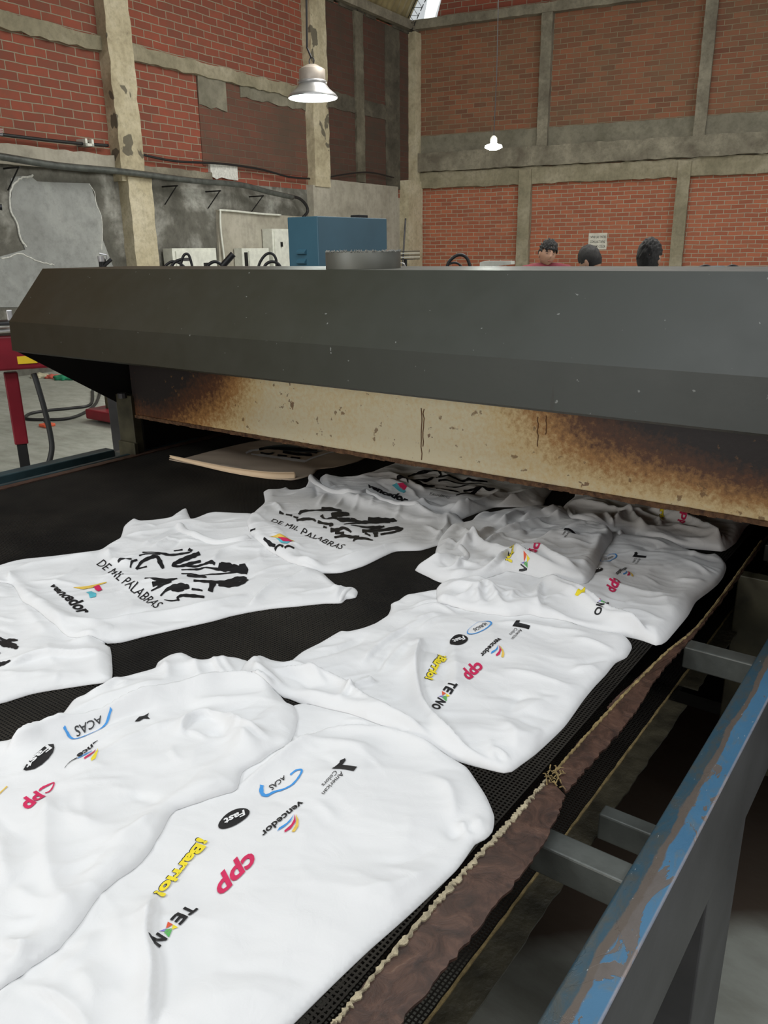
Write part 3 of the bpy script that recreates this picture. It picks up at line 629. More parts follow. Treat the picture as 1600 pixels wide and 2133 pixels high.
# debris and chips
for k_, grp_ in enumerate((((268, 592), (276, 596), (272, 600), (280, 590)), ((853, 606), (858, 610), (848, 615)))):
    cx0, cy0 = grp_[0]; n = np.array([0, -(1.548-1.374), (1.705-1.55)]); n = n/np.linalg.norm(n); p0 = np.array([0, 1.705, 1.548]); o = np.array([0, 0, ZC])
    pts = []
    for a in np.linspace(0, 2*math.pi, 15)[:-1]:
        rr = random.uniform(2, 9); r = ray((cx0+4+rr*math.cos(a), cy0+4+rr*.9*math.sin(a))); t = n.dot(p0-o)/n.dot(r); pts.append(tuple(o+r*t+n*.0012))
    mobj('paint_chip', pts, [tuple(range(len(pts)))[::-1]], simple('bare_primer', (.30, .27, .20), .7), hood)
# blue burner box on top of the tunnel
yb = 3.05
A_ = ony((661, 450), yb); A0 = ony((605, 452.6), yb); wz = A_[2]
D_ = ray((806, 458)); D_ = np.array([0, 0, ZC])+D_*((A_[0])/D_[0])   # point on the right face plane x = A_.x
bx = thing('burner_box', (A_[0]-.1, yb+.2, 1.42), 'petrol-blue sheet metal box with louvres standing behind the dryer hood', 'machine box')
x1, x0, y0, y1 = A_[0], A0[0]-.02, yb, D_[1]
prof = [(x1, y0), (x1, y1), (x0-.10, y1), (x0-.10, y0+.16), (x0, y0)]
o = MB().prism(prof, lambda a, t: (a[0], a[1], t), 1.42, wz).build('housing', M_BLUE, bx); b_ = o.modifiers.new('b', 'BEVEL'); b_.width = .004; b_.segments = 2
for py in (525, 545):
    c = ony((630, py), yb); mbv = MB(); mbv.prism([(c[1]+.0, c[2]-.012), (c[1]-.016, c[2]-.008), (c[1]-.016, c[2]), (c[1], c[2]+.014)], lambda a, t: (t, a[0], a[1]), c[0]-.028, c[0]+.028); mbv.build('louvre', M_BLUE, bx)
c = ony((714, 448), yb); MB().bbox((x1-.08, y0+.35, wz), (x1-.02, y0+.42, wz+.015), .003).build('bracket', M_BLACK, bx)

# ------------------------------------------------------------------ background pieces behind the hood
def pt(px, py, dist): r = ray((px, py)); return np.array([0, 0, ZC])+r*(dist/np.linalg.norm(r[:2]))
def floor_stand(root, c, mat, z1, w=.05): MB().bbox((c[0]-w, c[1]-w, 0), (c[0]+w, c[1]+w, z1), .004).build('stand', mat, root)
def hose(name, px, dist, r, mat, label, cat='hose', group=None):
    P = [tuple(pt(a[0], a[1], dist)) for a in px]; P = spline(P, 8)
    P = [tuple(q) for q in P]
    lo = P[0]; hi = P[-1]
    return P
def press(name, px, py, dist, label, hoses, body=None):
    c = pt(px, py, dist); root = thing(name, (c[0], c[1], 0), label, 'printing machine')
    MB().bbox((c[0]-.12, c[1]-.12, 0), (c[0]+.12, c[1]+.12, .08), .01).build('base', M_RED, root)
    MB().bbox((c[0]-.05, c[1]-.05, .08), (c[0]+.05, c[1]+.05, 1.30), .008).build('column', M_RED, root)
    MB().bbox((c[0]-.12, c[1]-.10, 1.26), (c[0]+.12, c[1]+.10, 1.40), .01).build('head', M_STEEL, root)
    for h in hoses:
        P = spline([tuple(pt(a[0], a[1], dist)) for a in h[1]], 8)
        MB().tube([tuple(q) for q in P], h[0], 8).build('hose', M_RUBBER, root, smooth=True)
    return root, c
press('print_station', 380, 560, 5.2, 'black hoses looping above a printing station before the off-white electrical box', [
    (.008, [(340, 568), (344, 555), (358, 545), (374, 548), (388, 560), (392, 568)]), (.008, [(378, 568), (377, 550), (383, 532), (392, 530), (398, 545), (403, 568)]), (.009, [(352, 568), (362, 548), (378, 540)])])
press('print_station', 460, 560, 5.4, 'printing station with a thin hose and a tilted grey tube end', [(.010, [(425, 568), (434, 552), (448, 545), (462, 552), (468, 562)]), (.020, [(462, 556), (486, 529)])])
press('print_station', 560, 560, 5.0, 'printing station with black hoses arching left of the blue box', [(.008, [(537, 568), (541, 548), (553, 531), (566, 528), (575, 540), (577, 568)]), (.009, [(549, 568), (553, 552), (566, 545), (580, 550), (590, 568)])])
press('print_station', 945, 560, 6.0, 'printing station with two black hose arcs right of the corner pillar', [(.012, [(931, 568), (934, 548), (948, 534), (962, 531), (974, 540), (982, 565)]), (.008, [(920, 566), (936, 550), (952, 548), (966, 560)]), (.008, [(925, 560), (940, 563)])])
rt, c = press('print_station', 1480, 572, 7.2, 'low grey-blue machine with thin cables at far right', [(.009, [(1438, 566), (1452, 558), (1470, 553), (1480, 556)]), (.009, [(1508, 560), (1525, 553), (1540, 558), (1548, 568)])])
q0 = pt(1440, 566, 7.2); q1 = pt(1476, 555, 7.2); MB().bbox((q0[0], q0[1]-.1, 1.2), (q1[0], q0[1]+.1, q1[2]), .01).build('grey_cover', simple('warm_grey_cover', (.16, .15, .14), .6), rt)
q0 = pt(1477, 566, 7.2); q1 = pt(1507, 554, 7.2); MB().bbox((q0[0], q0[1]-.1, 1.2), (q1[0], q0[1]+.1, q1[2]), .01).build('blue_cover', M_BLUE, rt)
# white arm with clamps
c = pt(1035, 553, 6.6); ar = thing('press_arm', (c[0], c[1], 0), 'white press arm with small black clamps before a brick pillar', 'printing machine')
q0 = pt(993, 558, 6.6); q1 = pt(1078, 543, 6.6)
MB().prism([(q0[0], q0[2]), (q1[0], q0[2]+.025), (q1[0], q1[2]), (q0[0]+.04, q1[2]+.0), (q0[0], q1[2]-.01)], lambda a, t: (a[0], c[1]+t, a[1]), -.03, .03).build('arm', M_WHITEP, ar)
for px in (1018, 1027, 1052, 1060): q = pt(px, 560, 6.6); MB().bbox((q[0]-.012, c[1]-.02, q0[2]-.06), (q[0]+.012, c[1]+.02, q0[2]+.012), .003).build('clamp', M_BLACK, ar)
MB().bbox((c[0]-.05, c[1]-.05, 0), (c[0]+.05, c[1]+.05, q0[2]), .01).build('stand', M_WHITEP, ar)
# small silver/black clamp at left
c = pt(216, 560, 5.0); cl = thing('screen_clamp', (c[0], c[1], 0), 'small chrome and black screen clamp in front of the plastered wall', 'clamp')
MB().bbox((c[0]-.10, c[1]-.03, 1.30), (c[0]+.10, c[1]+.03, 1.52), .01).build('beam', M_STEEL, cl)
MB().bbox((c[0]-.05, c[1]-.05, 0), (c[0]+.05, c[1]+.05, 1.30), .01).build('stand', M_STEEL, cl)
q0 = pt(206, 566, 5.0); q1 = pt(217, 538, 5.0); MB().bbox((q0[0], c[1]-.02, q0[2]), (q1[0], c[1]+.02, q1[2]), .006).build('clamp_body', M_RUBBER, cl)
MB().tube([tuple(pt(207, 528, 5.0)), tuple(pt(222, 531, 5.0)), tuple(pt(224, 540, 5.0))], .006, 6).build('clamp_handle', M_SILVER, cl)
MB().tube([tuple(pt(214, 556, 5.0)), tuple(pt(232, 540, 5.0))], .010, 6).build('lever', M_RUBBER, cl)
MB().lathe([(0, 0), (.018, 0), (.018, .03), (0, .03)], pt(211, 545, 4.96), 12).build('clamp_knob', M_SILVER, cl)
# rack right of blue box
c = pt(828, 545, 6.2); rk = thing('drying_rack', (c[0], c[1], 0), 'narrow rack with stacked white trays between blue box and corner pillar', 'rack')
for i in range(5):
    q0 = pt(812, 523+i*4.2, 6.2); q1 = pt(847, 523+i*4.2, 6.2); MB().bbox((q0[0], q0[1]-.1, q0[2]-.006), (q1[0], q0[1]+.25, q0[2]), .002).build('tray', M_WHITEP if i % 2 else M_BLACK, rk)
for px in (813, 820, 828, 845): q = pt(px, 545, 6.2); MB().bbox((q[0]-.008, q[1]-.01, 0), (q[0]+.008, q[1]+.01, pt(828, 540, 6.2)[2]), .002).build('leg', M_BLACK, rk)
MB().tube([tuple(pt(a, b, 6.1)) for a, b in ((823, 568), (824, 553), (832, 547), (842, 549), (850, 568))], .004, 5).build('wire_hoop', M_SILVER, rk)

# ------------------------------------------------------------------ red machine and floor items at left
dm = 4.3
def pm_(px, py, d=dm): return pt(px, py, d)
c = pm_(25, 780); rm = thing('flash_stand', (c[0], c[1], 0), 'red screen printing machine with warning sticker at left of the dryer hood', 'printing machine')
n_ = np.array([c[0], c[1], 0]); n_ /= np.linalg.norm(n_); rt_ = np.array([n_[1], -n_[0], 0])
def bb(u0, u1, z0, z1, w0, w1, r=.004):  # box in the machine's own axes
    M = Matrix(((rt_[0], n_[0], 0, c[0]), (rt_[1], n_[1], 0, c[1]), (0, 0, 1, 0), (0, 0, 0, 1)))
    return MB().bbox((u0, w0, z0), (u1, w1, z1), r, 2, M)
def uz(px, py): q = pm_(px, py); return (q-c).dot(rt_), q[2]
a = uz(-120, 779); b = uz(112, 693); bb(a[0], b[0], a[1], b[1], -.05, .12, .01).build('beam', M_RED, rm)
a = uz(-120, 694); b = uz(60, 688); bb(a[0], b[0], a[1], b[1]+.01, -.08, .15).build('tray', M_SILVER, rm)
a = uz(-120, 688); b = uz(24, 668); bb(a[0], b[0], a[1]+.01, b[1], -.04, .10, .008).build('platen', M_RUBBER, rm)
a = uz(16, 668); b = uz(24, 645); bb(a[0], b[0], a[1], b[1], -.02, .02).build('pin', M_SILVER, rm)
p0 = uz(24, 781); p1 = uz(46, 926); p2 = uz(50, 975)
cz = c+rt_*p0[0]; 
bb((p0[0]+p1[0])/2-.034, (p0[0]+p1[0])/2+.030, p1[1], p0[1]+.01, 0, .064, .006).build('leg', M_RED, rm)
bb((p0[0]+p1[0])/2-.026, (p0[0]+p1[0])/2+.022, 0, p1[1], .006, .056, .004).build('leg_insert', M_BLACK, rm)
bb((p0[0]+p1[0])/2-.3, (p0[0]+p1[0])/2+.1, 0, .03, -.1, .15, .004).build('foot', M_BLACK, rm)
k0 = uz(55, 899); k1 = uz(75, 898); MB().tube([tuple(c+rt_*k0[0]+[0, 0, k0[1]-0]), tuple(c+rt_*k1[0]+[0, 0, k1[1]])], [.008, .014], 8).build('locking_knob', M_RUBBER, rm)
a = uz(37, 756); b = uz(75, 738); st = bb(a[0], b[0], a[1], b[1], -.056, -.049, .001).build('warning_sticker', M_YELLOW, rm)
V, F = text_mesh('/!\\', .02); MB().add([tuple(c+rt_*(a[0]+(b[0]-a[0])*(.1+.5*u))+n_*-.058+[0, 0, a[1]+(b[1]-a[1])*(.25+.6*v)]) for u, v in V], F).build('warning_symbol', INK['k'], st)
mbl = MB()
for i in range(4):
    a = uz(40, 774-i*3.4); b = uz(78, 773-i*3.4); mbl.tube([tuple(c+rt_*a[0]+n_*-.052+[0, 0, a[1]]), tuple(c+rt_*b[0]+n_*-.052+[0, 0, a[1]])], .0018, 4)
mbl.build('caption_lines', INK['w'], rm)
hp = spline([tuple(pm_(a, b)) for a, b in ((70, 778), (76, 795), (92, 850), (104, 900), (108, 935), (101, 968), (96, 990))], 8)
hp = [tuple(q) for q in hp]; e_ = hp[-1]; hp += [(e_[0]+.02, e_[1], e_[2]*.5), (e_[0]+.1, e_[1]+.05, .02)]
MB().tube(hp, .014, 8).build('hose', M_HOSE, rm, smooth=True)
# cable on the floor
fp = spline([tuple(onz(p, .015)) for p in ((193, 812), (189, 842), (150, 850), (100, 855), (62, 862), (55, 872), (90, 874), (140, 872), (175, 860), (200, 840), (209, 815))], 8)
tag(MB().tube([tuple(q) for q in fp], .016, 8).build('floor_cable', M_RUBBER, smooth=True), 'black cable lying in a long loop on the concrete floor', 'cable')
c2 = onz((215, 868), .05); rb = thing('machine_base', (c2[0], c2[1], 0), 'red and black machine base on the floor behind the dryer post', 'machine base')
MB().bbox((c2[0]-.15, c2[1]-.1, .03), (c2[0]+.8, c2[1]+.35, .13), .015).build('foot', M_RED, rb)
MB().bbox((c2[0]-.02, c2[1]+.05, .12), (c2[0]+.10, c2[1]+.2, 1.1), .01).build('column', M_POST, rb)
for dx in (-.08, .5): MB().lathe([(0, 0), (.05, 0), (.05, .03), (0, .03)], (c2[0]+dx, c2[1]+.05, 0), 12).build('levelling_pad', M_RUBBER, rb)
MB().tube([(c2[0]+.1, c2[1]+.1, .16), (c2[0]+.35, c2[1]+.15, .25), (c2[0]+.6, c2[1]+.1, .15)], .03, 8).build('pedal', M_BLACK, rb)
def rag(name, px, py, size, cols, label):
    c = onz((px, py), 0); cc = []
    bm = bmesh.new(); bmesh.ops.create_icosphere(bm, subdivisions=3, radius=1)
    for v in bm.verts:
        k = 1+.35*math.sin(v.co.x*7+px)*math.cos(v.co.y*6)+random.uniform(-.08, .08)
        v.co = Vector((c[0]+v.co.x*size*k, c[1]+v.co.y*size*.7*k, max(0, v.co.z)*size*.35*k+.002))
    return tag(MB().bm(bm).build(name, simple(name+'_cloth', cols, .9, 0, .2, 6), smooth=True), label, 'rag')
rag('rag', 84, 786, .15, (.45, .42, .30), 'cream cloth scrap at left end of the pile on the floor')
rag('rag', 109, 787, .12, (.50, .10, .07), 'red and pale cloth scrap in middle of the pile on the floor')
rag('rag', 134, 790, .16, (.02, .22, .11), 'green cloth scrap at right end of the pile on the floor')
c3 = onz((98, 888), 0); cone = thing('clamp_tool', (c3[0], c3[1], 0), 'small orange and black tool lying on the floor past the hose', 'tool')
MB().bbox((c3[0]-.05, c3[1]-.06, .0), (c3[0]+.06, c3[1]+.06, .03), .01).build('body', simple('orange_plastic', (.75, .12, .05), .5), cone)
MB().tube([(c3[0]-.13, c3[1]+.06, .03), (c3[0]+.12, c3[1]-.05, .04)], .016, 8).build('grip', M_RUBBER, cone)

# ------------------------------------------------------------------ people
def person(px, topy, dist, label, face_yaw, cloth, hairfn, tilt=0.0, lean=0.0, hs=1.0):
    top = pt(px, topy, dist); H = top[2]; base = (top[0], top[1], 0)
    root = thing('person', base, label, 'person')
    toc = math.atan2(-top[1], -top[0])            # direction to the camera
    yaw = toc+face_yaw
    fx = Vector((math.cos(yaw), math.sin(yaw), 0)); sx = Vector((-math.sin(yaw), math.cos(yaw), 0)); h = H/6.9
    def W(s, f, z): return Vector(base)+sx*s+fx*f+Vector((0, 0, z))
    def skin(nodes, edges, name, mat, lv=2):
        me = bpy.data.meshes.new(name); me.from_pydata([tuple(W(*n[0])) for n in nodes], edges, []); me.update()
        o = bpy.data.objects.new(name, me); COL.objects.link(o); bpy.context.view_layer.objects.active = o
        sk = o.modifiers.new('s', 'SKIN'); sk.use_smooth_shade = True
        for i, n in enumerate(nodes): me.skin_vertices[0].data[i].radius = (n[1], n[2] if len(n) > 2 else n[1])
        me.skin_vertices[0].data[0].use_root = True
        ss = o.modifiers.new('u', 'SUBSURF'); ss.levels = lv; ss.render_levels = lv
        dg = bpy.context.evaluated_depsgraph_get(); m2 = bpy.data.meshes.new_from_object(o.evaluated_get(dg))
        V = [v.co.copy() for v in m2.vertices]; F = [tuple(p.vertices) for p in m2.polygons]; bpy.data.objects.remove(o); return V, F
    hip, sh, nk = H*.52, H*.83, H*.865
    nodes = [((0, 0, hip), .13, .10), ((0, 0, H*.62), .12, .09), ((0, 0, H*.72), .145, .10), ((0, 0, H*.79), .12, .085), ((0, .0, nk), .05, .05), ((0, .015, H*.90), .048, .048)]
    edges = [(0, 1), (1, 2), (2, 3), (3, 4), (4, 5)]
    for s in (-1, 1):
        b0 = len(nodes)
        nodes += [((s*.17, 0, H*.79), .055), ((s*.21, .02, H*.63), .042), ((s*.20, .16, H*.54), .034), ((s*.19, .24, H*.52), .03, .02)]; edges += [(3, b0), (b0, b0+1), (b0+1, b0+2), (b0+2, b0+3)]
        for k in range(4):
            n0 = len(nodes); o_ = s*.19+(k-1.5)*.02; ln = (.07, .08, .075, .06)[k]
            nodes += [((o_, .28, H*.515), .009), ((o_, .28+ln*.6, H*.51), .008), ((o_, .28+ln, H*.50), .007)]; edges += [(b0+3, n0), (n0, n0+1), (n0+1, n0+2)]
        n0 = len(nodes); nodes += [((s*.19-s*.035, .25, H*.52), .010), ((s*.19-s*.05, .285, H*.515), .008)]; edges += [(b0+3, n0), (n0, n0+1)]
        n0 = len(nodes); nodes += [((s*.09, 0, H*.48), .09), ((s*.10, .01, H*.27), .058), ((s*.10, -.01, H*.05), .038), ((s*.11, .12, .025), .035, .022)]; edges += [(0, n0), (n0, n0+1), (n0+1, n0+2), (n0+2, n0+3)]
    V, F = skin(nodes, edges, 'body', M_SKIN)
    mb = MB().add(V, F)
    # head, with brow, nose, lips, chin, eye sockets and ears
    bm = bmesh.new(); bmesh.ops.create_uvsphere(bm, u_segments=40, v_segments=32, radius=1)
    hw, hd, hh = h*.335, h*.42, h*.50
    hc = Vector((0, .02, H-h*.50))
    def G(a, b, s): return math.exp(-(a*a+b*b)/(s*s))
    Rh = Matrix.Rotation(tilt, 4, 'Y') @ Matrix.Rotation(lean, 4, 'X')
    def head_pt(q, hair=0):
        x, y, z = q
        w = hw*(1-.28*max(0, -z)**1.5); dd = hd*(1-.10*max(0, -z))
        X = x*w; Y = y*dd; Zz = z*hh
        if y > 0:
            Y += hd*(.30*G(x, (z+.12)*.9, .12)*1.0+.12*G(x, z+.30, .10)+.10*G(x, z+.48, .16)+.12*G(x, z+.82, .22)+.06*G(x*.5, z-.22, .14))
            for s in (-1, 1): Y -= hd*.11*G(x-s*.36, z-.06, .15)
        return Vector((X, Y, Zz))
    hv = []
    for v in bm.verts: v.co = Rh @ head_pt(v.co)
    for s in (-1, 1):
        r = bmesh.ops.create_uvsphere(bm, u_segments=10, v_segments=8, radius=1)
        for v in r['verts']: v.co = Rh @ Vector((s*(hw*.98+v.co.x*.010), -.008+v.co.y*.020, -.01+v.co.z*.032))
    bmesh.ops.transform(bm, matrix=Matrix.Translation(hc), verts=bm.verts)
    for v in bm.verts: v.co = W(*v.co)
    mb.bm(bm)
    body = mb.build('body', M_SKIN, root, smooth=True)
    # eyes and lips as small features
    fm = MB(); lm = MB()
    for s in (-1, 1):
        bm = bmesh.new(); bmesh.ops.create_uvsphere(bm, u_segments=10, v_segments=8, radius=1)
        for v in bm.verts: v.co = W(*(hc+(Rh @ (head_pt(Vector((s*.36, .90, .06)))+Vector((v.co.x*.013, v.co.y*.006, v.co.z*.005))))))
        fm.bm(bm)
        bm = bmesh.new(); bmesh.ops.create_uvsphere(bm, u_segments=10, v_segments=8, radius=1)
        for v in bm.verts: v.co = W(*(hc+(Rh @ (head_pt(Vector((s*.36, .86, .22)))+Vector((v.co.x*.019, v.co.y*.006, v.co.z*.004+.0))))))
        fm.bm(bm)
    bm = bmesh.new(); bmesh.ops.create_uvsphere(bm, u_segments=10, v_segments=8, radius=1)
    for v in bm.verts: v.co = W(*(hc+(Rh @ (head_pt(Vector((0, .88, -.47)))+Vector((v.co.x*.022, v.co.y*.006, v.co.z*.006))))))
    lm.bm(bm)
    fm.build('eyes_and_brows', M_HAIR, body, smooth=True); lm.build('lips', simple('lips', (.30, .10, .08), .5), body, smooth=True)
    # hair cap
    bm = bmesh.new(); bmesh.ops.create_uvsphere(bm, u_segments=64, v_segments=48, radius=1)
    kill = [v for v in bm.verts if not hairfn(v.co)]; bmesh.ops.delete(bm, geom=kill, context='VERTS')
    for v in bm.verts:
        q = v.co.copy(); p = head_pt(q); k = 1.05+hs*(.035*math.sin(q.x*23+q.z*17)+.03*math.sin(q.y*31)+.05*math.sin(q.x*9+2)*math.sin(q.y*8+q.z*9))*(q.z > -.1)+random.uniform(-.014, .014)*hs
        if q.z > .1: k += .16*(q.z-.1)
        v.co = Rh @ (p*k)
    bmesh.ops.solidify(bm, geom=list(bm.faces), thickness=.008)
    for v in bm.verts: v.co = W(*(v.co+hc))
    MB().bm(bm).build('hair', M_HAIR, body, smooth=True)
    # clothes
    nodes = [((0, 0, H*.50), .17, .14), ((0, 0, H*.62), .16, .13), ((0, 0, H*.72), .18, .135), ((0, 0, H*.845), .15, .085), ((0, 0, H*.882), .068, .064)]
    edges = [(0, 1), (1, 2), (2, 3), (3, 4)]
    for s in (-1, 1):
        b0 = len(nodes); nodes += [((s*.20, 0, H*.835), .085), ((s*.215, .015, H*.68), .075)]; edges += [(3, b0), (b0, b0+1)]
    V, F = skin(nodes, edges, 'shirt', cloth); MB().add(V, F).build('t_shirt', cloth, body, smooth=True)
    nodes = [((0, 0, H*.52), .16, .13)]; edges = []
    for s in (-1, 1):
        n0 = len(nodes); nodes += [((s*.09, 0, H*.47), .115), ((s*.10, .01, H*.27), .085), ((s*.10, -.01, H*.06), .065)]; edges += [(0, n0), (n0, n0+1), (n0+1, n0+2)]
    V, F = skin(nodes, edges, 'trousers', M_DENIM); MB().add(V, F).build('trousers', M_DENIM, body, smooth=True)
hf = lambda q: q.z > .26+.10*math.sin(q.x*14) or (q.y < -.05 and q.z > -.35) or (q.z > .12 and q.y < .45)
person(1140, 504, 8.6, 'person with tousled black hair and a maroon t-shirt, face turned this way', .35, M_MAROON, hf, .16, -.06, 1.9)
hf2 = lambda q: (q.z > -.05 and q.y > -2) and not (q.y > .5 and q.z < .12) or (q.y < -.1 and q.z > -.45)
person(1236, 514, 7.4, 'person with straight black bowl-cut hair bending the head away', -2.1, M_GREYC, hf2, .10, -.35, .35)
hf3 = lambda q: q.z > .15 or (q.y < .12 and q.z > -.62) 
person(1353, 502, 6.3, 'person seen from behind with thick short black hair at far right', 2.75, M_GREYC, hf3, .0, -.08, .8)

# ------------------------------------------------------------------ cloth on the belt
RES = .003; GX0, GY0 = -3.0, -.6; NXg, NYg = int(2.75/RES), int(3.2/RES)
HT = np.zeros((NXg, NYg))
def resample(P, step=.008, sm=True):
    P = np.array(P); n = len(P); out = []
    for i in range(n):
        a, b, c, d = P[(i-1) % n], P[i], P[(i+1) % n], P[(i+2) % n]
        L = np.linalg.norm(c-b); k = max(1, int(L/step)); 
        # tension lowers overshoot
        m1 = (c-a)*.35; m2 = (d-b)*.35; lim = L*.9
        for m in (m1, m2):
            q = np.linalg.norm(m)
            if q > lim: m *= lim/q
        for j in range(k):
            t = j/k; h00 = 2*t**3-3*t*t+1; h10 = t**3-2*t*t+t; h01 = -2*t**3+3*t*t; h11 = t**3-t*t
            out.append(h00*b+h10*m1+h01*c+h11*m2)
    return np.array(out)
def open_spline(P, n=6):
    return np.array([tuple(q)[:2] for q in spline([(a[0], a[1], 0) for a in P], n)])
def seg_dist(P, X, Y, closed=False):
    best = np.full(X.shape, 1e9); sgn = np.ones(X.shape); arc = np.zeros(X.shape); L = 0
    n = len(P); rngi = range(n if closed else n-1)
    for i in rngi:
        a = P[i]; b = P[(i+1) % n]; dx, dy = b-a; l2 = dx*dx+dy*dy
        if l2 < 1e-12: continue
        l = math.sqrt(l2); t = np.clip(((X-a[0])*dx+(Y-a[1])*dy)/l2, 0, 1)
        ex = X-(a[0]+t*dx); ey = Y-(a[1]+t*dy); d = np.sqrt(ex*ex+ey*ey); m = d < best
        best = np.where(m, d, best); cr = dx*(Y-a[1])-dy*(X-a[0]); sgn = np.where(m, np.sign(cr), sgn); arc = np.where(m, L+t*l, arc); L += l
    return best, sgn, arc, L
def inside(P, X, Y):
    r = np.zeros(X.shape, bool); n = len(P)
    for i in range(n):
        a = P[i]; b = P[(i+1) % n]
        if a[1] == b[1]: continue
        c = ((a[1] > Y) != (b[1] > Y)) & (X < (b[0]-a[0])*(Y-a[1])/(b[1]-a[1])+a[0]); r ^= c
    return r
def blur(A, k):
    for ax in (0, 1):
        for _ in range(2):
            pad = np.pad(A, [(k, k) if i == ax else (0, 0) for i in (0, 1)], mode='edge'); cs = np.cumsum(pad, axis=ax)
            cs = np.insert(cs, 0, 0, axis=ax); n = A.shape[ax]
            A = (np.take(cs, np.arange(2*k+1, 2*k+1+n), axis=ax)-np.take(cs, np.arange(0, n), axis=ax))/(2*k+1)
    return A
def vnoise(x, y, seed):
    G = np.random.RandomState(seed).rand(64, 64); xi = np.floor(x).astype(int); yi = np.floor(y).astype(int); fx = x-xi; fy = y-yi
    fx = fx*fx*fx*(fx*(fx*6-15)+10); fy = fy*fy*fy*(fy*(fy*6-15)+10); g = lambda a, b: G[a % 64, b % 64]
    return g(xi, yi)*(1-fx)*(1-fy)+g(xi+1, yi)*fx*(1-fy)+g(xi, yi+1)*(1-fx)*fy+g(xi+1, yi+1)*fx*fy
def ridged(X, Y, ang, seed):
    # creases that run mostly along one direction, with sharp crests
    u = X*math.cos(ang)+Y*math.sin(ang); v = -X*math.sin(ang)+Y*math.cos(ang); h = 0
    wu = u+.035*(vnoise(u*9, v*9, seed+50)-.5)*2; wv_ = v+.035*(vnoise(u*9+7, v*9+3, seed+51)-.5)*2
    for i_, (lam, am) in enumerate(((.16, .0050), (.085, .0030), (.045, .0013))):
        r_ = 1-np.abs(2*vnoise(wu/(lam*1.7)+i_*9.1, wv_/(lam*.75)+i_*5.3, seed+i_)-1); env = vnoise(u/.13+3*i_, v/.11, seed+20+i_)
        h = h+am*(r_**2.6)*np.clip(env*1.9-.45, 0, 1)
    return h
def fold_field(folds, X, Y):
    f = np.zeros(X.shape)
    for kind, w, a, P in folds:
        d, s, arc, L = seg_dist(P, X, Y)
        e = np.clip(np.minimum(arc, L-arc)/max(.02, min(.05, L*.35)), 0, 1); e = e*e*(3-2*e)
        if kind == 'r': g = np.exp(-(np.sqrt(d*d+2e-6)/w)**1.35)
        elif kind == 'v': g = -np.exp(-(np.sqrt(d*d+2e-6)/w)**1.3)
        else: g = np.where(s > 0, np.exp(-(d/w)**1.3), np.exp(-(d/max(.004, w*.16))**2))
        f += a*g*e
    return f
SH = {}
